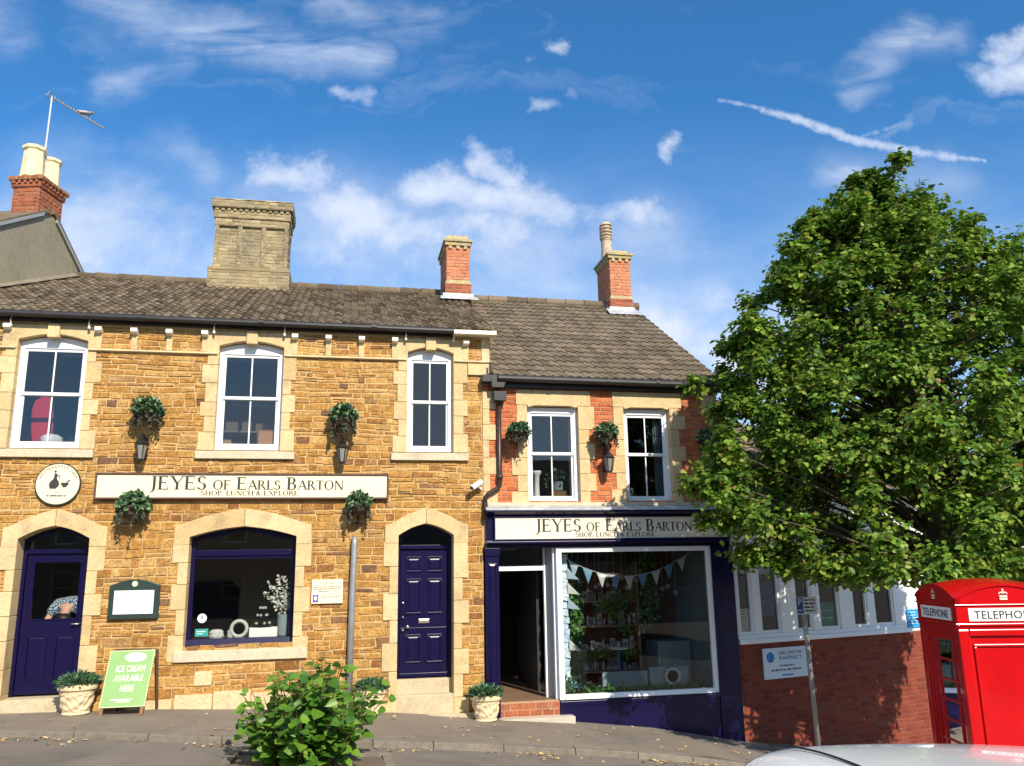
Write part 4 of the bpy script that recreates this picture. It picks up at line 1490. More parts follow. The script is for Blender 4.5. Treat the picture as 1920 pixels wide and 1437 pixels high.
w.box(0, 4.3, -.02, .12, 1.66, 1.75)
for a, b in ((-.06, .06), (1.02, 1.38), (2.47, 2.81), (3.92, 4.30)):
    w.box(max(a, 0), b, -.012, .12, .49, 1.66)
for a, b in ((.39, .54), (1.78, 1.95), (3.20, 3.38)):
    w.box(a, b, -.006, .10, .49, 1.66)
for a, b in ((.06, .39), (.54, 1.02), (1.38, 1.78), (1.95, 2.47), (2.81, 3.20), (3.38, 3.92)):
    w.box(a, a + .045, .01, .08, .49, 1.66)
    w.box(b - .045, b, .01, .08, .49, 1.66)
    w.box(a, b, .012, .08, .49, .545)
pw = w.build('window', 'upvc', B3, bevel=.004)
pw['label'] = 'row of white framed windows above brick wall'
for a, b in ((.06, .39), (.54, 1.02), (1.38, 1.78), (1.95, 2.47), (2.81, 3.20), (3.38, 3.92)):
    MB(PM).quad((a + .03, .05, .52), (b - .03, .05, .52), (b - .03, .05, 1.68), (a + .03, .05, 1.68)).build('pane', 'glass', pw)


def poster(name, label, s0, s1, z0, z1, y, m, lines=0, extra=None):
    w = MB(PM)
    w.box(s0, s1, y, y + .004, z0, z1, 0)
    if lines:
        rr = random.Random(s0)
        for i in range(lines):
            zz = z1 - (z1 - z0) * (i + 1.2) / (lines + 1.6)
            scribble(w, s0 + (s1 - s0) * .15, s1 - (s1 - s0) * (.15 + .2 * rr.random()), zz, y - .0015, (z1 - z0) * .035, 1, rnd=rr)
    o = w.build(name, [m, 'inksoft' if extra is None else extra])
    return tag(o, label, 'poster')


poster('notice', 'white printed notice in the first pharmacy window', .10, .34, .53, .92, .07, 'paper', 7)
poster('poster', 'dark blue poster in the second pharmacy window', .60, .96, .78, 1.36, .07, 'posterblue', 2, 'skyposter')
poster('poster', 'teal poster low in the window right of the parking sign', 1.98, 2.44, .50, .96, .07, 'teal', 2, 'white')
poster('poster', 'small red and teal poster behind the parking sign post', 1.56, 1.75, .53, .95, .07, 'teal', 0)
poster('leaflet', 'little red leaflet under the teal poster behind the parking sign post', 1.58, 1.74, .53, .70, .064, 'redchair', 1, 'white')
poster('poster', 'bright blue poster on the white pharmacy panel beside telephone box', 4.22, 4.62, .42, .76, -.03, 'skyposter', 5, 'white')
w = MB(PM)
w.box(.50, 1.50, -.035, -.012, -.25, .25, 0)
fm = facing(1.12, -.037, .135)
put_text(w, 'EARLS BARTON', .085, fm, space=1.05, mi=1, sx=.86)
fm = facing(1.12, -.037, .045)
put_text(w, 'PHARMACY', .095, fm, space=1.1, mi=2)
rr = random.Random(3)
scribble(w, .86, 1.2, -.06, -.037, .030, 1, rnd=rr)
scribble(w, .66, 1.36, -.13, -.037, .034, 1, rnd=rr)
w.box(.90, 1.16, -.0375, -.035, -.212, -.19, 2)
n = 22
ringv = [(.66 + .085 * math.cos(2 * math.pi * i / n), .10 + .085 * math.sin(2 * math.pi * i / n)) for i in range(n)]
w.prism(ringv, -.0372, -.034, 2)
w.prism([(.66 + .055 * math.cos(2 * math.pi * i / n), .105 + .06 * math.sin(2 * math.pi * i / n)) for i in range(n)], -.0385, -.034, 3)
w.prism([(.645, .04), (.675, .045), (.685, .14), (.665, .165), (.65, .12)], -.0395, -.034, 2)
pss = w.build('pharmacy_sign', ['signgrey', 'inksoft', 'posterblue', 'skyposter'])
pss.data.materials[0] = mat('signpale', (.62, .72, .78), .5)
tag(pss, 'pale blue pharmacy sign on the brick wall under the windows', 'sign')

# ------------------------------------------------------------------ neighbour on the left: rendered gable and chimney
NA, NB = Vector((-6.16, 2.1, 0)), Vector((-5.55, 4.25, 0))
nd_ = (NB - NA).normalized()
nl = Vector((-nd_.y, nd_.x, 0))
NM = Matrix(((-nl.x, nd_.x, 0, NA.x), (-nl.y, nd_.y, 0, NA.y), (0, 0, 1, 0), (0, 0, 0, 1)))   # x outward from the gable, y along it


def ny(y):
    return (y - 2.1) / nd_.y


B4 = thing('rendered_house', 'taller grey rendered house whose gable rises behind the stone shop', 'house', (-8, 3, 0))
ap = ny(3.15)
zl = lambda y: 8.62 - (ap - y) * .60
zr_ = lambda y: 8.62 - (y - ap) * .72
e0, e1 = -2.2, ny(5.4)
w = MB(NM)
w.extr([(0, e0, -.3), (0, e1, -.3), (0, e1, zr_(e1)), (0, ap + .25, 8.60), (0, ap - .15, 8.60), (0, e0, zl(e0))], (-5, 0, 0))
w.build('wall', 'render', B4)
w = MB(NM)
for (ya, za), (yb, zb) in (((e0 - .2, zl(e0 - .2)), (ap, 8.66)), ((e1 + .15, zr_(e1 + .15)), (ap + .1, 8.66))):
    w.extr([(.05, ya, za), (.05, yb, zb), (.05, yb, zb + .07), (.05, ya, za + .07)], (-5.1, 0, 0), 0)
w.build('roof', 'tile_old', B4)
w = MB(NM)
for (ya, za), (yb, zb) in (((e0 - .2, zl(e0 - .2)), (ap - .2, 8.50)), ((e1 + .15, zr_(e1 + .15)), (ap + .2, 8.52))):
    w.extr([(.012, ya, za - .05), (.012, yb, zb), (.012, yb, zb + .07), (.012, ya, za + .03)], (.04, 0, 0), 0)
w.build('verge_board', 'sashdark', B4, bevel=.004)
w = MB()
P0 = Vector((-6.62, 1.2, 0))
pa_, pb_ = NA - nd_ * 1.4, NB - nd_ * .0
for k in range(14):
    a = pa_.lerp(pb_, k / 14)
    b = pa_.lerp(pb_, (k + 1) / 14)
    za, zb = EZ + SL1 * (a.y - EY) + .04, EZ + SL1 * (b.y - EY) + .04
    o_ = -nl * .10
    w.add([(a.x, a.y, za + .075), (b.x, b.y, zb + .075), (b.x + o_.x, b.y + o_.y, zb + .015), (a.x + o_.x, a.y + o_.y, za + .015)], [(0, 1, 2, 3)])
w.build('flashing', mat('mortar_fillet', (.20, .175, .125), .95, var=[(5, .3)]), B4)
CW = MB()
cx0, cx1, cy0, cy1 = -6.50, -5.99, 2.86, 3.62
NR = Matrix.Rotation(-PA * .0, 4, 'Z')
CM = Matrix.Translation((-5.985, 2.86, 0)) @ Matrix.Rotation(-math.atan2(nd_.x, nd_.y), 4, 'Z')
CW = MB(CM)
stack_faces(CW, -.53, 0, 0, .74, 7.6, 9.06, 0, 1)
stack_faces(CW, -.56, .03, -.03, .77, 9.06, 9.13, 0, 1)
dentils(CW, -.56, .03, -.03, .77, 9.13, 9.20, 5, 0, .5, .035)
CW.box(-.56, .03, -.03, .77, 9.13, 9.20, 1)
stack_faces(CW, -.61, .08, -.08, .82, 9.20, 9.27, 0, 2)
rough_cap(CW, -.60, .07, -.07, .81, 9.27, 9.36, 2)
nch = CW.build('chimney', ['darkbrick', 'stackmortar', 'lichen_cap'], B4)
nch['label'] = 'dark red brick chimney with two cream pots'
for px, py, s_, ht in ((-.30, .16, .165, .66), (-.22, .58, .15, .60)):
    p = MB(CM)
    p.lathe([(s_ * 1.28, 9.31), (s_ * 1.12, 9.32 + ht * .8), (s_ * 1.14, 9.33 + ht * .84), (s_ * 1.32, 9.34 + ht * .86), (s_ * 1.34, 9.33 + ht * .97), (s_ * 1.1, 9.33 + ht), (s_ * .9, 9.32 + ht)], (px, py, 0), 8)
    p.build('chimney_pot', 'cream_pot', nch)
# aerial with a bird on it
AR = thing('television_aerial', 'thin television aerial on a pale mast above the cream chimney pots', 'aerial', (-6.0, 3.2, 9.3))
mb_ = MB().tube([(-6.03, 3.35, 9.2), (-6.08, 3.2, 10.0), (-6.07, 3.2, 11.2)], .016, 6)
mb_.build('mast', mat('mastgrey', (.60, .60, .60), .5), AR)
a, b = Vector((-6.11, 3.2, 11.21)), Vector((-5.04, 3.2, 10.58))
mb_ = MB().tube([a, b], .013, 6)
dd = (b - a).normalized()
pp = dd.cross(Vector((0, 1, 0))).normalized()
for k in range(20):
    c = a.lerp(b, (k + .5) / 20)
    h_ = .030 if k > 1 else .055
    mb_.tube([c - Vector((0, .08, 0)), c + Vector((0, .08, 0))], .006, 5)
    mb_.tube([c - pp * h_, c + pp * h_], .006, 5)
mb_.tube([a + pp * .06 + Vector((0, -.1, 0)), a + pp * .06 + Vector((0, .1, 0)), a - pp * .06 + Vector((0, .1, 0)), a - pp * .06 + Vector((0, -.1, 0)), a + pp * .06 + Vector((0, -.1, 0))], .008, 5)
mb_.build('antenna', 'sashdark', AR)


def skinned(name, pts, edges, radii, m, parent=None, root=0, sub=2):
    """A continuous body grown round a skeleton of joints."""
    off = BASE[parent.name] if parent is not None else Vector((0, 0, 0))
    me = bpy.data.meshes.new(name)
    me.from_pydata([Vector(p) - off for p in pts], edges, [])
    o = bpy.data.objects.new(name, me)
    COL.objects.link(o)
    o.modifiers.new('skin', 'SKIN').use_smooth_shade = True
    for i, r_ in enumerate(radii):
        me.skin_vertices[0].data[i].radius = (r_, r_) if not isinstance(r_, tuple) else r_
    me.skin_vertices[0].data[root].use_root = True
    sb = o.modifiers.new('sub', 'SUBSURF')
    sb.levels = sb.render_levels = sub
    me.materials.append(M[m])
    if parent is not None:
        o.parent = parent
    BASE[o.name] = off
    return o


BD = thing('pigeon', 'grey pigeon perched on the television aerial', 'bird', (-5.40, 3.2, 10.81))
bx, by, bz = -5.40, 3.2, 10.86
skinned('body', [(bx - .17, by, bz + .055), (bx - .10, by, bz + .04), (bx, by, bz + .025), (bx + .07, by, bz + .03), (bx + .10, by, bz + .055), (bx + .135, by, bz + .05), (bx + .165, by, bz + .035)],
        [(0, 1), (1, 2), (2, 3), (3, 4), (4, 5), (5, 6)], [(.012, .028), (.030, .032), .052, .046, .028, .028, .006], 'birdgrey', BD, 2)
wg = MB()
for s_ in (-1, 1):
    wg.add([(bx + .05, by + s_ * .045, bz + .05), (bx - .04, by + s_ * .058, bz + .06), (bx - .17, by + s_ * .02, bz + .075), (bx - .10, by + s_ * .05, bz + .02), (bx, by + s_ * .057, bz + .01)], [(0, 1, 2, 3, 4)])
wg.build('wing', 'birdlight', BD)
lg = MB()
for s_ in (-1, 1):
    lg.tube([(bx + .01, by + s_ * .018, bz - .02), (bx + .015, by + s_ * .018, bz - .055)], .006, 5)
lg.build('leg', 'birdgrey', BD)

# ------------------------------------------------------------------ signs on the fronts


def shop_sign(name, x0, x1, z0, z1, y, tx0, tx1, cap, bx_, sx0, sx1, sz, scap, label, m='signcream'):
    T = thing(name, label, 'shop sign', ((x0 + x1) / 2, y, z0), 'cream shop name boards')
    mb = MB()
    mb.box(x0, x1, y, y + .03, z0, z1)
    mb.build('board', m, T)
    mb = MB()
    k = .028
    for a, b, c, d in ((x0 - k, x1 + k, z1, z1 + k), (x0 - k, x1 + k, z0 - k, z0), (x0 - k, x0, z0, z1), (x1, x1 + k, z0, z1)):
        mb.box(a, b, y - .02, y + .045, c, d)
    mb.build('frame', 'signframe' if m == 'signcream' else 'navy', T, bevel=.004)
    mb = MB()
    sm = cap * .70
    serif(mb, [('JEYES', cap), (' ', cap), ('OF', sm), (' ', cap), ('E', cap * .94), ('ARLS', sm), (' ', cap), ('B', cap * .94), ('ARTON', sm)], tx0, bx_, y - .003, tx1 - tx0)
    serif(mb, [('SHOP, LUNCH & EXPLORE', scap)], sx0, sz, y - .003, sx1 - sx0)
    mb.build('lettering', 'ink', T)
    return T


shop_sign('shop_sign', -3.66, .655, 2.805, 3.150, -.075, -2.92, -.02, .205, 2.925, -2.17, -.71, 2.835, .072, 'long cream name board in a brown frame on the orange stone wall')
shop_sign('shop_sign', 2.40, 6.44, 2.125, 2.470, -.135, 3.06, 5.80, .205, 2.240, 3.74, 5.13, 2.150, .072, 'cream name board on the navy fascia of the brick shop, half shaded by tree', 'signgrey')
# round sign
RS = thing('round_sign', 'round cream wall sign with black jug and mortar above the half glazed door', 'sign', (-4.21, -.04, 2.70))
cx, cz, rad = -4.205, 3.005, .315
n = 48
mb = MB()
mb.prism([(cx + rad * math.cos(2 * math.pi * i / n), cz + rad * math.sin(2 * math.pi * i / n)) for i in range(n)], -.055, -.02, 0)
mb.build('rim', 'menugreen', RS)
mb = MB()
mb.prism([(cx + (rad - .016) * math.cos(2 * math.pi * i / n), cz + (rad - .016) * math.sin(2 * math.pi * i / n)) for i in range(n)], -.059, -.05, 0)
mb.build('disc', 'signcream', RS)
mb = MB()
yj = -.0615
jug = [(-.085, -.07), (.005, -.07), (.012, -.055), (.035, -.03), (.042, .0), (.032, .035), (.006, .075), (.002, .12), (.010, .155), (-.055, .155), (-.035, .14), (-.035, .12), (-.045, .075), (-.085, .035), (-.098, -.0), (-.095, -.03)]
mb.add([(cx + x - .02, yj, cz + z) for x, z in jug], [list(range(len(jug)))])
mb.add([(cx - .045 + .017 * math.cos(2 * math.pi * i / 12), yj, cz + .185 + .019 * math.sin(2 * math.pi * i / 12)) for i in range(12)], [list(range(12))])
h_ = [(-.018, .125), (.01, .135), (.025, .115), (.025, .085), (.015, .07), (.013, .082), (.016, .108), (.006, .12), (-.018, .108)]
mb.add([(cx + x, yj, cz + z) for x, z in h_], [list(range(len(h_)))])
mt = [(.04, .02), (.155, .02), (.15, -.005), (.115, -.05), (.08, -.05), (.05, -.01)]
mb.add([(cx + x, yj, cz + z) for x, z in mt], [list(range(len(mt)))])
ps = [(.115, .022), (.130, .022), (.175, .058), (.165, .072), (.14, .055)]
mb.add([(cx + x, yj - .0005, cz + z) for x, z in ps], [list(range(len(ps)))])
mb.build('emblem', 'ink', RS)
mb = MB()
txt = 'APOTHOCOFFEE SHOP'
for i, chh in enumerate(txt):
    a = R(157 - 134 * i / (len(txt) - 1))
    if chh != ' ':
        put_text(mb, chh, .058, Matrix.Translation((cx + .245 * math.cos(a), -.0615, cz + .245 * math.sin(a))) @ Matrix.Rotation(R(90), 4, 'X') @ Matrix.Rotation(a - R(90), 4, 'Z'))
rr = random.Random(5)
scribble(mb, cx - .03, cx + .04, cz - .125, -.0605, .012, rnd=rr)
scribble(mb, cx - .14, cx + .13, cz - .185, -.0605, .028, gap=.2, rnd=rr)
mb.build('lettering', 'inksoft', RS)
# menu case
MN = thing('menu_case', 'dark green arched menu case with white menu between door and display window', 'menu board', (-3.02, -.05, 1.02))
mb = MB()
x0, x1, z0, z1 = -3.36, -2.66, 1.03, 1.50
arch_ = [(x1 - (x1 - x0) * i / 12, z1 + .10 * math.sin(math.pi * i / 12) ** .8) for i in range(13)]
arch_[0], arch_[-1] = (x1, z1 + .01), (x0, z1 + .01)
mb.prism([(x0, z0), (x1, z0)] + arch_, -.07, -.005)
mb.build('case', 'menugreen', MN, bevel=.008)
mb = MB()
mb.box(x0 + .075, x1 - .075, -.074, -.068, z0 + .075, z1 - .06, 0)
rr = random.Random(11)
for c0, c1 in ((x0 + .10, x0 + .25), (x0 + .275, x0 + .43), (x0 + .455, x1 - .10)):
    for i in range(11):
        if rr.random() < .85:
            scribble(mb, c0, c1 - .05 * rr.random(), z1 - .10 - i * .028, -.0755, .006, 1, rnd=rr)
mb.build('menu', ['paper', mat('menuprint', (.40, .40, .42), .8)], MN)
mb = MB()
mb.prism([(-3.01 + .04 * math.cos(2 * math.pi * i / 20), 1.535 + .04 * math.sin(2 * math.pi * i / 20)) for i in range(20)], -.078, -.068)
mb.build('emblem', 'signcream', MN)
# plaque
mb = MB()
mb.box(-.465, .005, -.045, -.01, 1.185, 1.545, 0)
rr = random.Random(2)
put_text(mb, 'JEYES', .052, facing(-.20, -.046, 1.475), space=1.3, mi=1)
for z, a, b, hh in ((1.425, -.44, -.03, .014), (1.395, -.44, -.03, .014), (1.36, -.36, -.2, .014), (1.275, -.31, -.03, .014)):
    scribble(mb, a, b, z, -.0465, hh, 1, rnd=rr)
mb.box(-.445, -.36, -.0475, -.045, 1.205, 1.315, 2)
mb.prism([(-.4025 + .026 * math.cos(2 * math.pi * i / 16), 1.265 + .035 * math.sin(2 * math.pi * i / 16)) for i in range(16)], -.049, -.045, 3)
o = mb.build('plaque', ['signcream', 'inksoft', mat('emblemblue', (.10, .09, .38), .5), mat('emblemmauve', (.55, .55, .78), .5)], bevel=0)
tag(o, 'square cream plaque with small purple emblem right of the display window', 'plaque')
# camera on the wall
CT = thing('security_camera', 'small white security camera on the stone wall by the drainpipe', 'security camera', (2.17, -.02, 3.0))
km = Matrix.Translation((2.10, -.16, 3.0)) @ Matrix.Rotation(R(28), 4, 'Z') @ Matrix.Rotation(R(-30), 4, 'Y')
mb = MB(km)
mb.lathe([(.0, -.12), (.042, -.115), (.046, -.10), (.046, .09), (.038, .11), (0, .115)], (0, 0, 0), 14)
mb.v = [tuple(km @ Vector(((km.inverted() @ Vector(p)).z, (km.inverted() @ Vector(p)).y, (km.inverted() @ Vector(p)).x))) for p in mb.v]
mb.build('housing', 'white', CT, smooth=False)
mb = MB().tube([(2.19, -.01, 2.96), (2.18, -.08, 2.93), (2.13, -.14, 2.97)], .016, 8)
mb.build('bracket', 'white', CT)
mb = MB()
q = km @ Vector((-.11, 0, 0))
mb.lathe([(0, -.03), (.034, -.02), (.036, .012), (0, .018)], q, 10)
mb.build('lens', 'black', CT)
# grey pipe against the wall
mb = MB().tube([(.135, -.085, g(.13) - .1), (.15, -.085, 1.2), (.165, -.085, 2.08), (.165, -.085, 2.20)], [.048, .048, .048, .030], 14)
o = mb.build('metal_post', 'zinc', smooth=True)
tag(o, 'tall plain grey metal post standing against the stone wall', 'post')

# ------------------------------------------------------------------ hanging baskets and lanterns


def basket(x, z, y=-.25):
    T = thing('hanging_basket', '', 'hanging basket', (x, 0, z), 'hanging baskets on the shop fronts')
    mb = MB()
    prof = [(.02, -.20), (.09, -.185), (.15, -.13), (.185, -.05), (.19, .0), (.17, .01), (.0, .01)]
    mb.lathe(prof, (x, y, z), 16, wob=lambda a, h: .006 * math.sin(a * 11 + h * 40))
    mb.build('bowl', 'wicker', T)
    mb = MB()
    mb.tube([(x, -.02, z + .26), (x, -.20, z + .26), (x, y, z + .24), (x, y - .02, z + .20)], .010, 6)
    mb.tube([(x, -.02, z + .02), (x, -.10, z + .20), (x, -.20, z + .26)], .008, 6)
    for k in range(3):
        a = k * 2.1 + .4
        mb.tube([(x + .185 * math.cos(a), y + .185 * math.sin(a), z), (x, y, z + .23)], .004, 4)
    mb.build('bracket', 'black', T)
    n = 520
    th = rng.uniform(0, 2 * np.pi, n)
    ph = np.arccos(rng.uniform(-.35, 1, n))
    r = rng.uniform(.55, 1.08, n) * .245
    d = np.stack([np.sin(ph) * np.cos(th), np.sin(ph) * np.sin(th) * .85, np.cos(ph) * .85 - .05], 1)
    P = np.array([x, y, z + .03]) + d * r[:, None]
    P[:, 1] = np.minimum(P[:, 1], -.03)
    leaves('foliage', P, unit(d + rng.normal(0, .5, (n, 3)) + [0, 0, .3]), unit(d + rng.normal(0, .9, (n, 3))), rng.uniform(.045, .085, n), 'basketleaf', T)
    # trailing stems below
    pos, ax = [], []
    for k in range(26):
        a = random.uniform(0, 2 * math.pi)
        L = random.uniform(.10, .34)
        sx, sy = x + .19 * math.cos(a), y + .15 * math.sin(a)
        for j in range(int(L / .022)):
            pos.append((sx + random.uniform(-.025, .025) + .04 * math.cos(a) * j * .1, min(sy + random.uniform(-.02, .02), -.03), z - .03 - j * .022))
            ax.append((random.uniform(-.8, .8), random.uniform(-.8, .3), -1))
    pos, ax = np.array(pos), np.array(ax, float)
    leaves('trailing_stems', pos, unit(rng.normal(0, .6, (len(pos), 3)) + [0, -1, .2]), ax, rng.uniform(.03, .055, len(pos)), 'trailleaf', T)
    return T


BL = [(-2.99, 4.11, 'hanging basket on the stone wall between the two widest upper windows', 0),
      (-.05, 4.06, 'hanging basket on the stone wall between the middle and narrow upper windows', 2.2),
      (-3.08, 2.655, 'hanging basket overlapping the lower left corner of the long name board', 4.0),
      (.22, 2.68, 'hanging basket at the top of the grey metal post', 1.1),
      (2.80, 3.86, 'hanging basket on red brick right beside the drainpipe', 3.1),
      (4.31, 3.86, 'hanging basket on red brick between the two upper windows', 5.2),
      (6.17, 3.80, 'shaded hanging basket at the right end of the brick shop by tree', .6)]
for i, (x, z, lb, rz) in enumerate(BL):
    T = basket(x, z)
    T['label'] = lb
    s_ = (.88, .80, .90, .76, .70, .76, .76)[i]
    T.scale = (s_, 1, s_ * (.95, 1.12, 1.05, 1.1, 1.0, 1.0, 1.0)[i])
    T.rotation_euler = (0, R((2, -4, 3, -2, 4, -3, 1)[i]), 0)


def lantern(x, z):
    T = thing('wall_lantern', '', 'wall lantern', (x, 0, z), 'black coach lanterns under the hanging baskets')
    y = -.20
    mb = MB()
    mb.lathe([(.015, .0), (.05, .01), (.055, .03), (.03, .04)], (x, y, z - .22), 6)
    mb.lathe([(.105, .0), (.11, .015), (.075, .06), (.04, .085), (.012, .11), (.018, .13), (.0, .15)], (x, y, z + .03), 6)
    for k in range(6):
        a = k * math.pi / 3
        mb.tube([(x + .055 * math.cos(a), y + .055 * math.sin(a), z - .19), (x + .098 * math.cos(a), y + .098 * math.sin(a), z + .035)], .0075, 4)
    mb.build('frame', 'black', T)
    mb = MB().lathe([(.045, -.19), (.086, .03)], (x, y, z), 6)
    mb.build('lamp_glass', 'lampglass', T)
    mb = MB()
    mb.lathe([(.045, -.02), (.05, 0), (.045, .02)], (x, -.02, z - .10), 10)
    mb.tube([(x, -.01, z + .10), (x, -.10, z + .20), (x, y, z + .20), (x, y, z + .15)], .011, 6)
    mb.box(x - .035, x + .035, -.022, -.002, z - .18, z + .16)
    mb.build('bracket', 'black', T)
    return T


for x, z, lb in ((-3.045, 3.56, 'black wall lantern under the basket left of centre on the stone wall'),
                 (-.06, 3.54, 'black wall lantern under the basket beside the narrow upper window'),
                 (4.345, 3.42, 'black wall lantern on red brick between the brick shop windows')):
    lantern(x, z)['label'] = lb

# ------------------------------------------------------------------ planters, pavement board
first = None
for x, y, s_, lb in ((-3.61, -.27, 1.12, 'cream stone planter beside the half glazed door, left of the green board'),
                     (.47, -.22, .98, 'cream stone planter between the grey post and six panel door'),
                     (2.19, -.32, 1.02, 'cream stone planter in front of the navy pilaster by the drainpipe')):
    z = g(x)
    T = thing('planter', lb, 'planter', (x, y, z), 'carved cream stone planters')

    def relief(a, h):
        if .07 < h < .26:
            return .010 * math.sin(a * 9 + 9 * h) * math.sin(h * 48 + 2 * math.sin(a * 4)) + .006 * math.sin(a * 5 - h * 30)
        return 0
    mb = MB()
    prof = [(.150, 0), (.165, .015), (.155, .04)] + [(.155 + .055 * ((h - .04) / .26) ** .8, h) for h in np.linspace(.055, .285, 18)]
    prof += [(.215, .29), (.232, .305), (.236, .335), (.222, .345), (.225, .36), (.205, .365), (.195, .33), (.0, .32)]
    mb.lathe([(r_ * s_, h * s_) for r_, h in prof], (x, y, z), 56, wob=relief)
    mb.build('pot', 'pot', T)
    n = 420
    th = rng.uniform(0, 2 * np.pi, n)
    rr_ = np.sqrt(rng.uniform(0, 1, n)) * .23 * s_
    P = np.stack([x + rr_ * np.cos(th), y + rr_ * np.sin(th), z + .345 * s_ + rng.uniform(0, .15, n) * (1 - (rr_ / .25) ** 2 * .7)], 1)
    d = np.stack([np.cos(th) * rr_ / .2, np.sin(th) * rr_ / .2, np.full(n, .8)], 1)
    leaves('plant', P, unit(rng.normal(0, .6, (n, 3)) + [0, -.4, .8]), unit(d + rng.normal(0, .5, (n, 3))), rng.uniform(.045, .09, n), 'planterleaf', T,
           shape=LEAF * np.array([.55, 1.1, 1]))

AB = thing('pavement_board', 'green pavement board advertising ice cream leaning before the stone wall', 'sign board', (-2.93, -.4, g(-2.9)))
zb = g(-2.93)
bt = Vector((-2.925, -.20, zb + .86))
bb = Vector((-2.965, -.50, zb + .03))
up = (bt - bb).normalized()
right = Vector((1, -.02, 0)).normalized()
fn = right.cross(up).normalized()
AM = Matrix(((right.x, up.x, fn.x, bb.x), (right.y, up.y, fn.y, bb.y), (right.z, up.z, fn.z, bb.z), (0, 0, 0, 1)))
mb = MB(AM)
mb.add([(x, y, z) for x in (-.30, .30) for y in (.075, .855) for z in (.010, .022)], [(0, 1, 3, 2), (4, 6, 7, 5), (0, 4, 5, 1), (2, 3, 7, 6), (0, 2, 6, 4), (1, 5, 7, 3)], 1)
mb.add([(-.287, .09, .0235), (.287, .09, .0235), (.287, .842, .0235), (-.287, .842, .0235)], [(0, 1, 2, 3)], 0)
n = 28
mb.add([(.055 + .145 * math.cos(2 * math.pi * i / n), .755 + .065 * math.sin(2 * math.pi * i / n), .0250) for i in range(n)], [list(range(n))], 2)
tm = lambda x, y: Matrix.Translation((x, y, .0252))
for s_, yy, sz in (('ICE CREAM', .555, .125), ('AVAILABLE', .425, .125), ('HERE', .285, .125)):
    put_text(mb, s_, sz, tm(.015, yy), space=1.05, mi=2, sx=.60, slant=.05)
rr = random.Random(8)
for a, b, yy, hh, mi in ((-.045, .16, .750, .022, 3), (.0, .11, .725, .012, 3), (-.16, .12, .165, .018, 2), (-.08, .08, .140, .012, 2)):
    x = a
    while x < b:
        e = min(b, x + rr.uniform(.02, .05))
        mb.add([(x, yy, .0262), (e, yy, .0262), (e, yy + hh, .0262), (x, yy + hh, .0262)], [(0, 1, 2, 3)], mi)
        x = e + .008
mb.build('panel', ['boardgreen', 'boardedge', 'paintwhite', mat('logogrey', (.55, .45, .48), .6)], AB)
for sx in (-.265, .265):
    k = MB(AM)
    k.add([(sx + a, y, z) for a in (-.022, .022) for y in (-.03, .885) for z in (-.028, .008)], [(0, 1, 3, 2), (4, 6, 7, 5), (0, 4, 5, 1), (2, 3, 7, 6), (0, 2, 6, 4), (1, 5, 7, 3)])
    k.build('leg', 'wood', AB)
    k = MB()
    a_ = AM @ Vector((sx + .045, .87, -.04))
    b_ = Vector((a_.x + .03, -.06, zb + .005))
    k.tube([a_, b_], .024, 4)
    k.build('leg', 'wooddark', AB)
k = MB(AM).add([(x, y, z) for x in (-.24, .24) for y in (.865, .885) for z in (-.02, .0)], [(0, 1, 3, 2), (4, 6, 7, 5), (0, 4, 5, 1), (2, 3, 7, 6), (0, 2, 6, 4), (1, 5, 7, 3)])
k.build('rail', 'wooddark', AB)

# ------------------------------------------------------------------ parking sign
px, py = 6.90, -1.6
zg_ = g(px)
PS = thing('parking_sign', 'small blue and white parking sign on a leaning grey post', 'parking sign', (px, py, zg_))
mb = MB().tube([(px + .03, py, zg_ - .05), (px - .015, py, 1.02), (px - .018, py, 1.17)], .036, 14)
mb.build('post', 'zinc', PS, smooth=True)
mb = MB()
sx0, sx1, sz0, sz1 = px - .165, px + .175, .915, 1.165
sy = py - .055
mb.box(sx0, sx1, sy, sy + .006, sz0, sz1, 0)
mb.box(sx0 + .008, sx0 + .115, sy - .002, sy, sz0 + .012, sz1 - .01, 1)
put_text(mb, 'P', .13, facing(sx0 + .062, sy - .003, sz1 - .115), mi=2)
rr = random.Random(9)
for i in range(4):
    scribble(mb, sx0 + .135, sx1 - .02 - .03 * rr.random(), sz1 - .055 - .052 * i, sy - .002, .026, 3, rnd=rr)
scribble(mb, sx0 + .02, sx0 + .10, sz0 + .05, sy - .003, .02, 2, rnd=rr)
o = mb.build('plate', [mat('platewhite', (.72, .74, .76), .5), 'posterblue', 'white', 'ink'], PS)
mb = MB().box(px - .05, px + .03, sy + .006, py - .03, .99, 1.02).box(px - .05, px + .03, sy + .006, py - .03, 1.09, 1.12)
mb.build('clip', 'steel', PS)

# ------------------------------------------------------------------ telephone box
TBX, TBY = 5.74, -6.32
TZ = -.98
PHI = R(-15)
TB = thing('telephone_box', 'red telephone box with domed roof and white name panels beside the white car', 'telephone box', (TBX, TBY, TZ), rz=PHI)
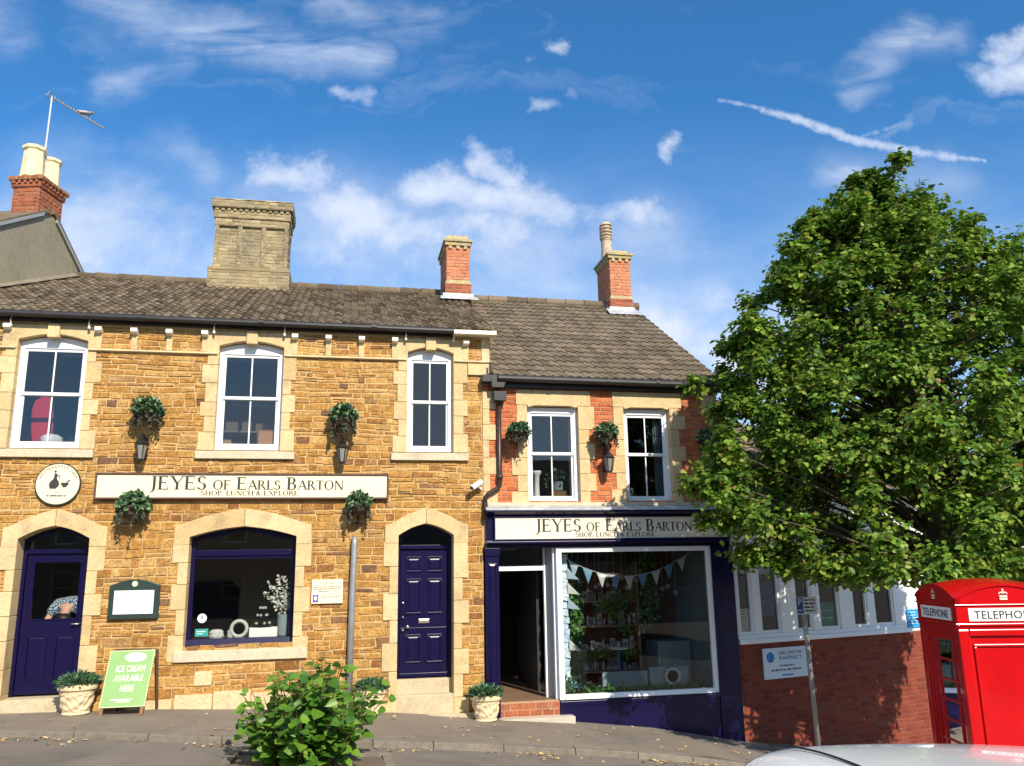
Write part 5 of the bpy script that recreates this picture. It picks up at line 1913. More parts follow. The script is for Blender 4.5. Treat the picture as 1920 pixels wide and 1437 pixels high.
# local: near left corner at origin, x to the right along the solid back, y away along the glazed side
S = .90
K = MB()
for (ax_, ay_) in ((0, 0), (S, 0), (0, S), (S, S)):
    sx, sy = (1 if ax_ == 0 else -1), (1 if ay_ == 0 else -1)
    xs_ = sorted((ax_, ax_ + sx * .10))
    ys_ = sorted((ay_, ay_ + sy * .10))
    K.box(xs_[0], xs_[1], ys_[0], ys_[1], .16, 2.02)
    K.box(*sorted((ax_ + sx * .018, ax_ + sx * .12)), *sorted((ay_ + sy * .018, ay_ + sy * .12)), .16, 2.02)
K.box(-.025, S + .025, -.025, S + .025, 0, .16)
K.box(-.01, S + .01, -.01, S + .01, .16, .20)
K.build('frame', 'phonered', TB, bevel=.010, local=True)
K = MB()
K.box(.10, S - .10, .025, .06, .20, 2.02)
for a, b, c, d in ((.13, S - .13, 1.86, 1.885), (.13, S - .13, .30, .325), (.13, .155, .325, 1.86), (S - .155, S - .13, .325, 1.86)):
    K.box(a, b, .008, .026, c, d)
K.box(.10, S - .10, -.004, .03, 1.96, 2.02)
K.build('back_panel', 'phonered', TB, bevel=.006, local=True)


def glazed(side):
    """A glazed side of 8 rows, a wide pane between two narrow ones."""
    def bx(u0, u1, d0, d1, z0, z1, mb):
        if side == 'left':
            mb.box(d0, d1, u0, u1, z0, z1)
        elif side == 'right':
            mb.box(S - d1, S - d0, u0, u1, z0, z1)
        else:
            mb.box(u0, u1, S - d1, S - d0, z0, z1)
    mb = MB()
    a, b = .12, S - .12
    z0, z1 = .36, 1.90
    bx(a, b, .03, .07, .20, z0, mb)
    bx(a, b, .03, .07, z1, 2.02, mb)
    bx(a, a + .05, .03, .07, z0, z1, mb)
    bx(b - .05, b, .03, .07, z0, z1, mb)
    for u in (a + .135, b - .135 - .022):
        bx(u, u + .022, .034, .066, z0, z1, mb)
    for k in range(1, 8):
        z = z0 + (z1 - z0) * k / 8
        bx(a + .05, b - .05, .036, .064, z - .011, z + .011, mb)
    o = mb.build('glazed_side' if side != 'far' else 'door', 'phonered', TB, bevel=.003, local=True)
    p = MB()
    if side == 'left':
        p.quad((.05, a, z0), (.05, b, z0), (.05, b, z1), (.05, a, z1))
    elif side == 'right':
        p.quad((S - .05, a, z0), (S - .05, b, z0), (S - .05, b, z1), (S - .05, a, z1))
    else:
        p.quad((a, S - .05, z0), (b, S - .05, z0), (b, S - .05, z1), (a, S - .05, z1))
    p.build('pane', 'glass', o, local=True)


for s_ in ('left', 'right', 'far'):
    glazed(s_)
K = MB()
K.box(-.005, S + .005, -.005, S + .005, 2.02, 2.05)
K.box(-.022, S + .022, -.022, S + .022, 2.05, 2.075)
K.box(.0, S, .0, S, 2.075, 2.235)
K.box(-.012, S + .012, -.012, S + .012, 2.235, 2.25)
K.build('entablature', 'phonered', TB, bevel=.005, local=True)
# segmental pediments on each side and the domed roof
K = MB()
rise = .125


def seg_arc(t):
    return 2.25 + .055 + rise * math.sin(math.pi * t) ** .85


pts = [(S * i / 16, seg_arc(i / 16)) for i in range(17)]
for yy in (0, S - .05):
    K.prism([(0, 2.25), (S, 2.25)] + [(x, z) for x, z in reversed(pts)], yy + (.0 if yy == 0 else 0), yy + .05)
for xx in (0, S - .05):
    poly = [(xx, 0, 2.25), (xx, S, 2.25)] + [(xx, x, z) for x, z in reversed(pts)]
    K.extr(poly, (.05, 0, 0))
for i in range(16):
    (xa, za), (xb, zb_) = pts[i], pts[i + 1]
    for sgn, y0_ in ((1, -.014), (1, S + .002)):
        K.add([(xa, y0_, za - .012), (xb, y0_, zb_ - .012), (xb, y0_, zb_ + .008), (xa, y0_, za + .008),
               (xa, y0_ + .012, za - .012), (xb, y0_ + .012, zb_ - .012), (xb, y0_ + .012, zb_ + .008), (xa, y0_ + .012, za + .008)],
              [(0, 1, 2, 3), (3, 2, 6, 7), (0, 4, 5, 1)])
        x0_ = y0_
        K.add([(x0_, xa, za - .012), (x0_, xb, zb_ - .012), (x0_, xb, zb_ + .008), (x0_, xa, za + .008),
               (x0_ + .012, xa, za - .012), (x0_ + .012, xb, zb_ - .012), (x0_ + .012, xb, zb_ + .008), (x0_ + .012, xa, za + .008)],
              [(3, 2, 1, 0), (7, 6, 2, 3), (1, 5, 4, 0)])
K.build('pediment', 'phonered', TB, local=True)
K = MB()
n = 20
vs, fs = [], []
for i in range(n + 1):
    for j in range(n + 1):
        u, v = i / n, j / n
        bu, bv = math.sin(math.pi * u) ** .85 if 0 < u < 1 else 0, math.sin(math.pi * v) ** .85 if 0 < v < 1 else 0
        z = 2.302 + rise * (bu + bv) - rise * bu * bv * .55
        vs.append((S * u, S * v, z))
for i in range(n):
    for j in range(n):
        fs.append((i * (n + 1) + j, (i + 1) * (n + 1) + j, (i + 1) * (n + 1) + j + 1, i * (n + 1) + j + 1))
K.add(vs, fs)
K.build('dome', 'phonered', TB, smooth=True, local=True)


def crown_pts(mb, mx):
    n = 14
    def add(poly, d=0.0):
        mb.add([mx @ Vector((x, y, .002 + d)) for x, y in poly], [list(range(len(poly)))])
    add([(-.036, -.035), (.036, -.035), (.040, -.018), (-.040, -.018)])
    for c in (-.028, -.010, .010, .028):
        add([(c - .008, -.013), (c + .008, -.013), (c + .011, .006), (c, .012), (c - .011, .006)])
    for sgn in (-1, 1):
        pl = [(sgn * (.044 - .040 * t), .008 + .030 * math.sin(math.pi * min(1, t * .62 + .15))) for t in np.linspace(0, 1, 7)]
        for (xa, ya), (xb, yb) in zip(pl[:-1], pl[1:]):
            add([(xa, ya - .006), (xb, yb - .006), (xb, yb + .006), (xa, ya + .006)], .0004)
    add([(.010 * math.cos(2 * math.pi * i / 10), .044 + .010 * math.sin(2 * math.pi * i / 10)) for i in range(10)], .0008)
    add([(-.004, .052), (.004, .052), (.004, .074), (-.004, .074)], .0008)
    add([(-.012, .060), (.012, .060), (.012, .067), (-.012, .067)], .0012)


SIDES = (Matrix.Translation((S / 2, -.004, 0)) @ Matrix.Rotation(R(90), 4, 'X'),
         Matrix.Translation((-.004, S / 2, 0)) @ Matrix.Rotation(R(-90), 4, 'Z') @ Matrix.Rotation(R(90), 4, 'X'),
         Matrix.Translation((S + .004, S / 2, 0)) @ Matrix.Rotation(R(90), 4, 'Z') @ Matrix.Rotation(R(90), 4, 'X'),
         Matrix.Translation((S / 2, S + .004, 0)) @ Matrix.Rotation(R(180), 4, 'Z') @ Matrix.Rotation(R(90), 4, 'X'))
for mx in SIDES:
    K = MB(mx)
    K.add([(x, y, z) for x in (-.34, .34) for y in (2.095, 2.215) for z in (-.01, .004)], [(0, 1, 3, 2), (4, 6, 7, 5), (0, 4, 5, 1), (2, 3, 7, 6), (0, 2, 6, 4), (1, 5, 7, 3)], 0)
    put_text(K, 'TELEPHONE', .105, Matrix.Translation((0, 2.118, .0065)), space=1.06, mi=1, sx=.98)
    K.build('telephone_sign', ['opal', 'ink'], TB, local=True)
    K = MB()
    crown_pts(K, mx @ Matrix.Translation((0, 2.322, .003)) @ Matrix.Scale(.95, 4))
    K.build('crown', 'crowngold', TB, local=True)
K = MB().box(S - .13, S - .10, .16, .72, .35, 1.80)
K.build('notice_board', mat('boardtan', (.36, .28, .2), .8), TB, local=True)
K = MB().box(.3, .6, .06, .2, .9, 1.6)
K.build('telephone', 'sashdark', TB, local=True)

# ------------------------------------------------------------------ white car
CARX, CARY = 1.70, -10.0
CG = .70
CR = thing('parked_car', 'white hatchback parked in the foreground with only its roof in view', 'car', (CARX, CARY, g(CARX) - .04), rz=R(-1.5))
CR.rotation_euler[1] = R(3.2)
W2 = .86


def car_sec(x, half, z_lo, z_belt, z_roof, tum):
    """Half-section from sill to the middle of the roof."""
    p = [(half * .93, z_lo), (half, z_lo + .18), (half, z_belt - .12), (half * .97, z_belt)]
    if z_roof > z_belt + .05:
        p += [(half * (.97 - tum * .55), z_belt + (z_roof - z_belt) * .55), (half * (.97 - tum), z_roof - .085), (half * (.86 - tum), z_roof - .028), (half * .42, z_roof - .004), (0, z_roof)]
    else:
        p += [(half * .90, z_belt + .012), (half * .75, z_belt + .03), (half * .5, z_belt + .045), (half * .25, z_belt + .05), (0, z_belt + .052)]
    return p


secs = [(0.0, .72, .42, .84, .84, .0), (.03, .80, .30, .92, .95, .05), (.10, W2, .24, .96, 1.20, .10), (.20, W2, .22, .97, 1.37, .15), (.33, W2, .22, .97, 1.420, .17), (.6, W2, .22, .96, 1.445, .18),
        (1.0, W2, .22, .96, 1.455, .19), (1.5, W2, .22, .95, 1.455, .19), (2.0, W2, .22, .95, 1.430, .19), (2.35, W2, .22, .95, 1.37, .18), (2.7, W2, .22, .95, 1.18, .12), (3.05, W2, .22, .94, .94, 0),
        (3.6, W2 * .98, .22, .86, .86, 0), (4.0, W2 * .90, .26, .72, .72, 0), (4.10, W2 * .78, .32, .55, .55, 0)]
K = MB()
rows = []
for s_ in secs:
    h_ = car_sec(*s_)
    full = [(s_[0], -y, z) for y, z in h_] + [(s_[0], y, z) for y, z in reversed(h_[:-1])]
    rows.append(full)
n = len(rows[0])
vs = [p for r_ in rows for p in r_]
fs, ms = [], []
for i in range(len(rows) - 1):
    for k in range(n - 1):
        fs.append((i * n + k, (i + 1) * n + k, (i + 1) * n + k + 1, i * n + k + 1))
fs.append(list(range(n)))
fs.append(list(range((len(rows) - 1) * n + n - 1, (len(rows) - 1) * n - 1, -1)))
K.add(vs, fs)
body = K.build('body', 'carwhite', CR, smooth=True, local=True)
sb = body.modifiers.new('sub', 'SUBSURF')
sb.levels = sb.render_levels = 2


def on_car(x, side, t0, t1, out=.006):
    """Points on the flank between belt (0) and roof edge (1)."""
    xs_ = [s_[0] for s_ in secs]
    i = max(j for j in range(len(xs_)) if xs_[j] <= x + 1e-6)
    j = min(i + 1, len(xs_) - 1)
    f_ = 0 if i == j else (x - xs_[i]) / (xs_[j] - xs_[i])
    A_, B_ = car_sec(*secs[i]), car_sec(*secs[j])
    res = []
    for t in (t0, t1):
        k = 3 + t * 2
        k0, kf = int(k), k - int(k)
        y = lambda P: P[k0][0] + (P[min(k0 + 1, 8)][0] - P[k0][0]) * kf
        z = lambda P: P[k0][1] + (P[min(k0 + 1, 8)][1] - P[k0][1]) * kf
        res.append((x, side * ((y(A_) * (1 - f_) + y(B_) * f_) + out), z(A_) * (1 - f_) + z(B_) * f_))
    return res


for side in (-1, 1):
    for a, b in ((.42, 1.12), (1.18, 1.92), (1.98, 2.42)):
        K = MB()
        st_ = np.linspace(a, b, 6)
        for xa, xb in zip(st_[:-1], st_[1:]):
            pa0, pa1 = on_car(xa, side, .08, .92)
            pb0, pb1 = on_car(xb, side, .08, .92)
            K.quad(pa0, pb0, pb1, pa1)
        K.build('side_window', 'carglass', CR, local=True)
K = MB()
K.quad((2.42, -.58, 1.355), (2.42, .58, 1.355), (3.0, .70, .985), (3.0, -.70, .985))
K.build('windscreen', 'carglass', CR, local=True)
K = MB()
K.quad((.145, -.60, 1.30), (.145, .60, 1.30), (.035, .66, .99), (.035, -.66, .99))
K.build('rear_window', 'carglass', CR, local=True)
# rubber seam between roof and tailgate
K = MB()
K.tube([(.33 + .10 * (1 - (abs(y_) / .66) ** 2.2), y_, 1.433 - .040 * (abs(y_) / .66) ** 3.0) for y_ in np.linspace(-.64, .64, 19)], .0055, 6)
K.build('tailgate_seam', 'rubber', CR, local=True)
for x in (.78, 3.28):
    for side in (-1, 1):
        wm = Matrix.Translation((x, side * .76, .30)) @ Matrix.Rotation(R(90), 4, 'X')
        K = MB(wm)
        K.lathe([(.20, -.10), (.29, -.10), (.305, -.07), (.305, .07), (.29, .10), (.20, .10)], (0, 0, 0), 24)
        o = K.build('wheel', 'rubber', CR, local=True)
        K = MB(wm).lathe([(.0, -.095), (.20, -.095), (.205, .095), (0, .095)], (0, 0, 0), 20)
        K.build('rim', 'alloy', o, local=True)
for side in (-1, 1):
    K = MB().box(.015, .09, side * .62 - .10, side * .62 + .10, .78, .93)
    K.build('tail_light', 'redlens', CR, local=True, bevel=.02)
    K = MB().box(2.36, 2.52, side * .90 - .07, side * .90 + .07, .96, 1.08)
    K.build('wing_mirror', 'carwhite', CR, local=True, bevel=.02)
    K = MB().box(3.95, 4.06, side * .55 - .14, side * .55 + .14, .60, .70)
    K.build('headlight', 'opal', CR, local=True, bevel=.02)

# ------------------------------------------------------------------ the lime tree
TX, TY = 8.35, -2.9
TG = g(TX)
TR = thing('lime_tree', 'big leafy lime tree standing on the pavement in front of pharmacy', 'tree', (TX, TY, TG))
LZ = [1.21, 1.44, 1.8, 2.37, 2.8, 3.23, 3.84, 4.37, 4.93, 5.58, 6.11, 6.70, 7.0, 7.5]
LX = [6.83, 6.0, 5.35, 5.05, 4.85, 5.0, 5.42, 5.20, 5.68, 5.95, 6.50, 6.92, 7.42, 7.75]
RZs = [1.21, 1.8, 3.0, 4.5, 6.02, 6.52, 6.95, 7.3, 7.71]
RXs = [9.8, 11.2, 12.0, 12.0, 10.9, 10.2, 9.4, 8.4, 7.8]
centres = []
tries = 0
while len(centres) < 300 and tries < 20000:
    tries += 1
    z = 1.50 + 5.6 * rng.beta(1.05, 1.15)
    l, r_ = np.interp(z, LZ, LX), np.interp(z, RZs, RXs)
    xc, hw = (l + r_) / 2, (r_ - l) / 2
    th = rng.uniform(0, 2 * math.pi)
    rho = rng.uniform(.05, 1) ** .42
    hd = min(1.75, hw * .68)
    m_ = .42
    x = xc + max(hw - m_, .05) * rho * math.cos(th)
    y = TY + .05 + max(hd - m_, .05) * rho * math.sin(th)
    if min(((x - c[0]) ** 2 + (y - c[1]) ** 2 + (z - c[2]) ** 2 for c in centres), default=9) < .345 ** 2:
        continue
    centres.append((x, y, z, rng.uniform(.24, .46)))
# outlying sprays that break the outline on the left and on top
for z, l in zip(LZ, LX):
    for k in range(6):
        centres.append((l - .10 + rng.uniform(0, .55), TY + rng.uniform(-.5, .7), z + rng.uniform(-.2, .12), rng.uniform(.12, .30)))
for x, z in ((7.90, 7.48), (7.92, 7.3), (7.95, 7.1), (8.0, 6.9), (8.2, 7.0), (8.6, 6.95), (9.0, 6.8), (9.6, 6.55), (10.1, 6.3), (7.85, 7.55), (7.88, 7.2), (7.35, 6.6), (6.62, 6.55), (6.9, 6.45), (7.7, 6.95)):
    centres.append((x, TY + rng.uniform(-.3, .3), z, .17))
TB_ = MB()
axis_top = (8.0, TY, 7.2)
TB_.tube([(TX, TY, TG - .1), (TX + .02, TY, TG + .8), (TX - .05, TY, 1.2), (TX - .12, TY, 3.0), (TX - .2, TY, 4.8), (TX - .3, TY, 6.4), (TX - .4, TY, 7.3)], [.20, .165, .15, .12, .08, .045, .015], 12)
TB_.build('trunk', 'bark', TR, smooth=True)
LB = MB()
def low_line(x):
    return float(np.interp(x, [4.3, 5, 5.7, 6.9, 7.7, 9, 11], [2.55, 1.95, 1.62, 1.40, 1.34, 1.35, 1.4]))


for (x, y, z, r_) in centres:
    if z < low_line(x) + .12:
        continue
    zb = max(1.5, z - .30 * math.hypot(x - TX, y - TY) - .35)
    f_ = (zb - TG) / 8.5
    s_ = Vector((TX - .4 * f_, TY, zb))
    e_ = Vector((x, y, z))
    mid = s_.lerp(e_, .55) + Vector((random.uniform(-.12, .12), random.uniform(-.12, .12), .10))
    LB.tube([s_, mid, e_], [.030, .017, .006], 5, caps=False)
pos, nrm, axs, siz = [], [], [], []
for (x, y, z, r_) in centres:
    c = np.array([x, y, z])
    out = unit(np.array([x - TX, y - TY, (z - 3.4) * .45]) + 1e-3)
    for k in range(int(15 + r_ * 70)):
        d = unit((out * .60 + rng.normal(0, 1, 3) * .75) * [1, 1, .85] + [0, 0, .10])
        L = r_ * rng.uniform(.7, 1.35)
        tip = c + d * L
        nl_ = rng.integers(7, 11)
        side = unit(np.cross(d, [0, 0, 1]) + 1e-6)
        for j in range(nl_):
            f_ = .25 + .75 * j / (nl_ - 1)
            p = c + d * L * f_ + [0, 0, -.10 * f_ * f_ * L]
            sg = 1 if j % 2 else -1
            ax = unit(d * .5 + side * sg * .8 + rng.normal(0, .25, 3) + [0, 0, -.45])
            pos.append(p + rng.normal(0, .02, 3))
            axs.append(ax)
            nrm.append(unit(out * .35 + [0, 0, .75] + rng.normal(0, .42, 3)))
            siz.append(rng.uniform(.054, .100))
        if k % 4 == 0 and tip[2] > low_line(tip[0]) + .1 and z > low_line(x):
            LB.tube([tuple(c), tuple(c + d * L * .6), tuple(tip)], [.006, .004, .002], 3, caps=False)
LB.build('branches', 'twig', TR)
pos = np.array(pos)
low = np.interp(pos[:, 0], [4.3, 5, 5.7, 6.9, 7.7, 9, 11], [2.55, 1.95, 1.62, 1.40, 1.34, 1.35, 1.4])
ok_ = pos[:, 2] > low + rng.normal(0, .05, len(pos))
pos, nrm, axs, siz = pos[ok_], np.array(nrm)[ok_], np.array(axs)[ok_], np.array(siz)[ok_]
leaves('crown', np.array(pos), np.array(nrm), np.array(axs), np.array(siz), 'leaf', TR)
print('tree leaves', len(pos))

# ------------------------------------------------------------------ lime suckers in the tree pit
SH = thing('shrub', 'bright green bush of big heart shaped leaves in the road tree pit', 'shrub', (-.3, -3.6, g(-.3)))
pos, nrm, axs, siz = [], [], [], []
SB = MB()
gz = g(-.3) - .08
shoots = []
for k in range(88):
    a = rng.uniform(0, 2 * math.pi)
    tilt = rng.uniform(.03, 1.02)
    L = rng.uniform(.60, 1.16) * (1.12 - .22 * tilt)
    b = np.array([-.33 + .28 * math.cos(a) * rng.uniform(0, 1), -3.55 + .28 * math.sin(a) * rng.uniform(0, 1), gz])
    shoots.append((b, unit(np.array([math.cos(a) * tilt * 1.05, math.sin(a) * tilt * .85, 1.0])), L))
for dx, L in ((-.30, 1.12), (.28, 1.16), (-.10, 1.02), (.05, .98)):
    shoots.append((np.array([-.33 + dx * .3, -3.6, gz]), unit(np.array([dx * .8, -.12, 1.0])), L))
for b, d, L in shoots:
    tip = b + d * L
    SB.tube([tuple(b), tuple(b + d * L * .55 + [0, 0, .03]), tuple(tip)], [.008, .006, .003], 5, caps=False)
    nl_ = int(L / .07)
    ph = rng.uniform(0, 6)
    for j in range(nl_):
        f_ = .22 + .80 * j / nl_
        aa = ph + j * 2.4
        side = np.array([math.cos(aa), math.sin(aa), .0])
        ax = unit(side + d * .25 + [0, 0, -.25] + rng.normal(0, .2, 3))
        pos.append(b + d * L * f_ + ax * .03)
        axs.append(ax)
        nrm.append(unit(np.array([0, -.40, .75]) + side * .2 + rng.normal(0, .35, 3)))
        siz.append(rng.uniform(.085, .165) * (1.1 - .25 * f_))
SB.build('stems', 'twig', SH)
HEART = np.array([(0, 0, 0), (-.50, .22, .08), (-.40, .66, .05), (0, 1.05, -.12), (.40, .66, .05), (.50, .22, .08)])
leaves('foliage', np.array(pos), np.array(nrm), np.array(axs), np.array(siz), 'shrubleaf', SH, shape=HEART)

# ------------------------------------------------------------------ things seen through the windows


def single(mb, name, mats, label, cat, group=None, **kw):
    return tag(mb.build(name, mats, **kw), label, cat, group)


def curtain(x0, x1, y, z0, z1, m, label):
    mb = MB()
    n = 26
    for i in range(n):
        a, b = i / n, (i + 1) / n
        P = lambda f, z: (x0 + (x1 - x0) * f, y + .025 * math.sin(f * 22), z)
        mb.quad(P(a, z0), P(b, z0), P(b, z1), P(a, z1))
    return single(mb, 'curtain', m, label, 'curtain', smooth=True)


# first floor, stone shop
CHR = thing('office_chair', 'red upholstered chair back behind the widest upper left window', 'chair', (-4.55, .75, 2.95))
cm = Matrix.Translation((-4.68, .55, 3.70)) @ Matrix.Diagonal((.78, 1, 1.2, 1)) @ Matrix.Rotation(R(-11), 4, 'Y') @ Matrix.Rotation(R(-10), 4, 'X')
mb = MB(cm)
mb.prism([(-.17, 0), (.17, 0), (.21, .2), (.20, .50), (.15, .62), (.0, .66), (-.15, .62), (-.20, .50), (-.21, .2)], -.03, .04)
mb.build('backrest', 'redchair', CHR, bevel=.02)
mb = MB().box(-4.80, -4.36, .58, 1.02, 3.38, 3.46)
mb.build('seat', 'redchair', CHR, bevel=.02)
MB().tube([(-4.58, .8, 3.38), (-4.58, .8, 3.02)], .03, 10).build('column', 'black', CHR)
mb = MB()
for k in range(5):
    a = k * 2 * math.pi / 5
    mb.tube([(-4.58, .8, 3.03), (-4.58 + .28 * math.cos(a), .8 + .28 * math.sin(a), 2.98)], .022, 6)
mb.build('base', 'black', CHR)
TBL = thing('side_table', 'dark table under the upper left window', 'table', (-4.4, .5, 2.95))
MB().box(-4.93, -4.02, .30, .52, 3.52, 3.56).build('table_top', 'wooddark', TBL)
for xx in (-4.9, -4.06):
    MB().box(xx - .02, xx + .02, .33, .37, 2.95, 3.52).build('leg', 'wooddark', TBL)
mb = MB()
mb.lathe([(.02, 0), (.12, .02), (.165, .08), (.15, .16), (.08, .20), (.0, .21)], (-4.52, .41, 3.62), 14, wob=lambda a, h: .02 * math.sin(3 * a))
single(mb, 'cushion', 'white', 'crumpled white cushion in the upper left window', 'cushion', smooth=True)
mb = MB().lathe([(.10, 0), (.13, .02), (.12, .055), (.05, .07), (0, .07)], (-4.52, .41, 3.56), 14)
single(mb, 'bowl', 'maroon', 'maroon bowl under the white cushion in the upper left window', 'bowl')
mb = MB().box(-4.38, -4.13, .30, .42, 3.56, 3.625)
single(mb, 'box', 'white', 'flat white box on the window ledge of the upper left window', 'box', bevel=.004)
mb = MB()
mb.lathe([(.02, 0), (.10, .02), (.13, .09), (.09, .17), (.02, .20)], (-4.20, .49, 3.60), 12, wob=lambda a, h: .015 * math.sin(5 * a + 20 * h))
single(mb, 'handbag', 'black', 'shiny black bag beside the white box in the upper left window', 'bag')
for xx, lb in ((-4.10, 'white tube light on the ceiling of the upper left room'), (-1.55, 'white tube light on the ceiling behind the middle upper window')):
    mb = MB().box(xx - .75, xx + .75, 1.5, 1.58, 5.34, 5.42)
    single(mb, 'ceiling_light', 'white', lb, 'ceiling light', bevel=.01)
mb = MB()
mb.box(-1.42, -1.06, .30, .33, 3.585, 3.93, 0)
mb.box(-1.395, -1.085, .296, .301, 3.61, 3.905, 1)
single(mb, 'pin_board', ['wood', 'cork'], 'brown framed cork board leaning in the middle upper window', 'board')
mb = MB().extr([(-1.98, .32, 3.56), (-1.79, .32, 3.56), (-1.83, .32, 3.76), (-1.96, .32, 3.76)], (0, .18, 0))
single(mb, 'carton', 'card', 'small brown cardboard carton in the lower left corner of middle window', 'carton')
SHU = thing('shelf_unit', 'white shelf unit with boxes behind the middle upper window', 'shelf', (-1.6, 1.3, 2.95))
for zz in (3.55, 4.02, 4.48):
    MB().box(-2.15, -1.2, 1.2, 1.5, zz, zz + .025).build('shelf', 'shelfwood', SHU)
MB().box(-2.18, -2.15, 1.2, 1.5, 2.95, 4.9).box(-1.2, -1.17, 1.2, 1.5, 2.95, 4.9).build('side_panel', 'shelfwood', SHU)
for i, (x, z, w_, h_) in enumerate(((-2.05, 4.045, .22, .18), (-1.78, 4.045, .16, .22), (-1.55, 4.045, .2, .14), (-1.98, 4.505, .12, .26), (-1.7, 4.505, .2, .12), (-1.9, 3.575, .3, .2))):
    mb = MB().box(x, x + w_, 1.24, 1.42, z, z + h_)
    single(mb, 'storage_box', 'goods', 'small box stored on the shelf unit behind the middle upper window', 'box', 'boxes on the upstairs shelf', bevel=.004)

# first floor, brick shop
mb = MB()
mb.lathe([(.075, 0), (.08, .03), (.05, .06), (.045, .3), (.055, .42), (.085, .46), (.085, .50), (.0, .5)], (3.24, .45, 2.80), 14)
single(mb, 'candle_stand', 'white', 'tall white candle stand in the left brick shop window', 'candle stand', smooth=True)
PLN = thing('pot_plant', 'green pot plant on a box in the left brick shop window', 'pot plant', (3.62, .5, 2.95))
MB().lathe([(.07, 0), (.10, .02), (.11, .16), (.12, .17), (.0, .16)], (3.62, .5, 2.95), 14).build('pot', 'greyblue', PLN)
n = 120
P = np.array([3.62, .5, 3.20]) + rng.normal(0, 1, (n, 3)) * [.09, .06, .06]
leaves('foliage', P, unit(rng.normal(0, .7, (n, 3)) + [0, -.5, .6]), unit(rng.normal(0, 1, (n, 3))), rng.uniform(.05, .09, n), 'basketleaf', PLN)
mb = MB().box(3.50, 3.76, .35, .65, 2.45, 2.95)
single(mb, 'wooden_box', 'wood', 'brown wooden box carrying the pot plant in the left brick shop window', 'box')
curtain(3.03, 3.14, .28, 2.45, 4.3, 'white', 'narrow white curtain at the left edge of the left brick shop window')
curtain(3.78, 3.87, .28, 2.45, 4.3, 'white', 'narrow white curtain at the right edge of the left brick shop window')
curtain(5.34, 5.53, .28, 2.45, 4.3, 'greyblue', 'grey curtain at the right edge of the right brick shop window')
mb = MB()
for k in range(4):
    mb.box(4.80 + k * .055, 4.845 + k * .055, .35, .5, 2.75, 2.90 + .05 * (k % 3))
single(mb, 'books', 'goods', 'few books standing on the ledge of the right brick shop window', 'books')

# display window of the stone shop
DP = thing('display_shelf', 'dark display shelf inside the navy framed window', 'shelf', (-1.5, .6, -.02))
MB().box(-2.26, -.76, .34, .95, .64, .69).build('shelf', 'wooddark', DP)
for xx in (-2.2, -.82):
    MB().box(xx - .03, xx + .03, .4, .9, -.02, .64).build('leg', 'wooddark', DP)
mb = MB().box(-1.40, -.98, .36, .60, .69, .83)
single(mb, 'display_box', 'white', 'low white box at the right of the display window', 'box', bevel=.006)
mb = MB()
mb.lathe([(.05, 0), (.075, .01), (.09, .2), (.10, .33), (.085, .33), (.07, .03), (0, .03)], (-.90, .50, .69), 16)
VS = single(mb, 'vase', 'greyblue', 'tall grey vase holding white blossom in the display window', 'vase')
FLW = thing('blossom_branches', 'white blossom branches standing in the grey vase of the display window', 'flowers', (-.95, .5, 1.0))
mb = MB()
pts_ = []
for tx, tz in ((-1.20, 1.35), (-1.14, 1.50), (-1.02, 1.42), (-.98, 1.58), (-.88, 1.56), (-.86, 1.38), (-1.08, 1.22), (-.94, 1.28), (-.84, 1.2)):
    a_, b_ = Vector((-.91, .5, .95)), Vector((tx, .48 + random.uniform(-.08, .08), tz))
    c_ = a_.lerp(b_, .5) + Vector((.03, 0, .05))
    mb.tube([a_, c_, b_], .005, 4)
    for f_ in np.linspace(.3, 1, 12):
        q = (c_.lerp(b_, (f_ - .5) * 2) if f_ > .5 else a_.lerp(c_, f_ * 2))
        for _ in range(3):
            pts_.append(np.array(q) + rng.normal(0, .018, 3))
mb.build('stems', 'twig', FLW)
pts_ = np.array(pts_)
leaves('blossom', pts_, unit(rng.normal(0, .6, (len(pts_), 3)) + [0, -1, .3]), unit(rng.normal(0, 1, (len(pts_), 3))), rng.uniform(.03, .055, len(pts_)), 'flowerwhite', FLW)
TS = thing('tiered_stand', 'black wire tiered stand on the white box in the display window', 'cake stand', (-1.22, .48, .83))
mb = MB()
for zz, r_ in ((.02, .15), (.14, .11), (.25, .07)):
    mb.lathe([(.0, 0), (r_, .0), (r_ * 1.05, .02), (r_, .012), (0, .01)], (-1.22, .48, .83 + zz), 16)
mb.tube([(-1.22, .48, .83), (-1.22, .48, 1.20)], .008, 6)
mb.build('tiers', 'black', TS)
for k in range(16):
    zz, r_ = ((.04, .11), (.16, .075), (.27, .04))[k % 3]
    a_ = k * 1.7
    MB().lathe([(.0, 0), (.022, .01), (.018, .04), (0, .045)], (-1.22 + r_ * math.cos(a_), .48 + r_ * math.sin(a_), .83 + zz), 8).build('trinket', 'goods', TS)
mb = MB()
mb.lathe([(.115 + .028 * math.cos(t), .028 * math.sin(t)) for t in np.linspace(0, 2 * math.pi, 10)], (0, 0, 0), 22)
mb.v = [(-1.56 + p[0], .45 - p[2], .82 + p[1]) for p in mb.v]
single(mb, 'wreath', 'flowerwhite', 'small white wreath left of the white box in the display window', 'wreath')
for x, lb in ((-2.0, 'white cake with dark base under clear dome at the left of display window'), (-1.78, 'smaller white pudding bowl beside the cake in the display window')):
    mb = MB()
    s_ = .11 if x < -1.9 else .055
    mb.lathe([(s_ * .9, 0), (s_, .02), (s_, .06), (s_ * .9, .075), (s_ * 1.0, .08), (s_ * .7, .12), (0, .13)], (x + .1, .5, .69), 16, wob=lambda a, h: .006 * math.sin(7 * a + 60 * h))
    single(mb, 'cake' if x < -1.9 else 'bowl', 'flagwhite', lb, 'cake' if x < -1.9 else 'bowl')
mb = MB()
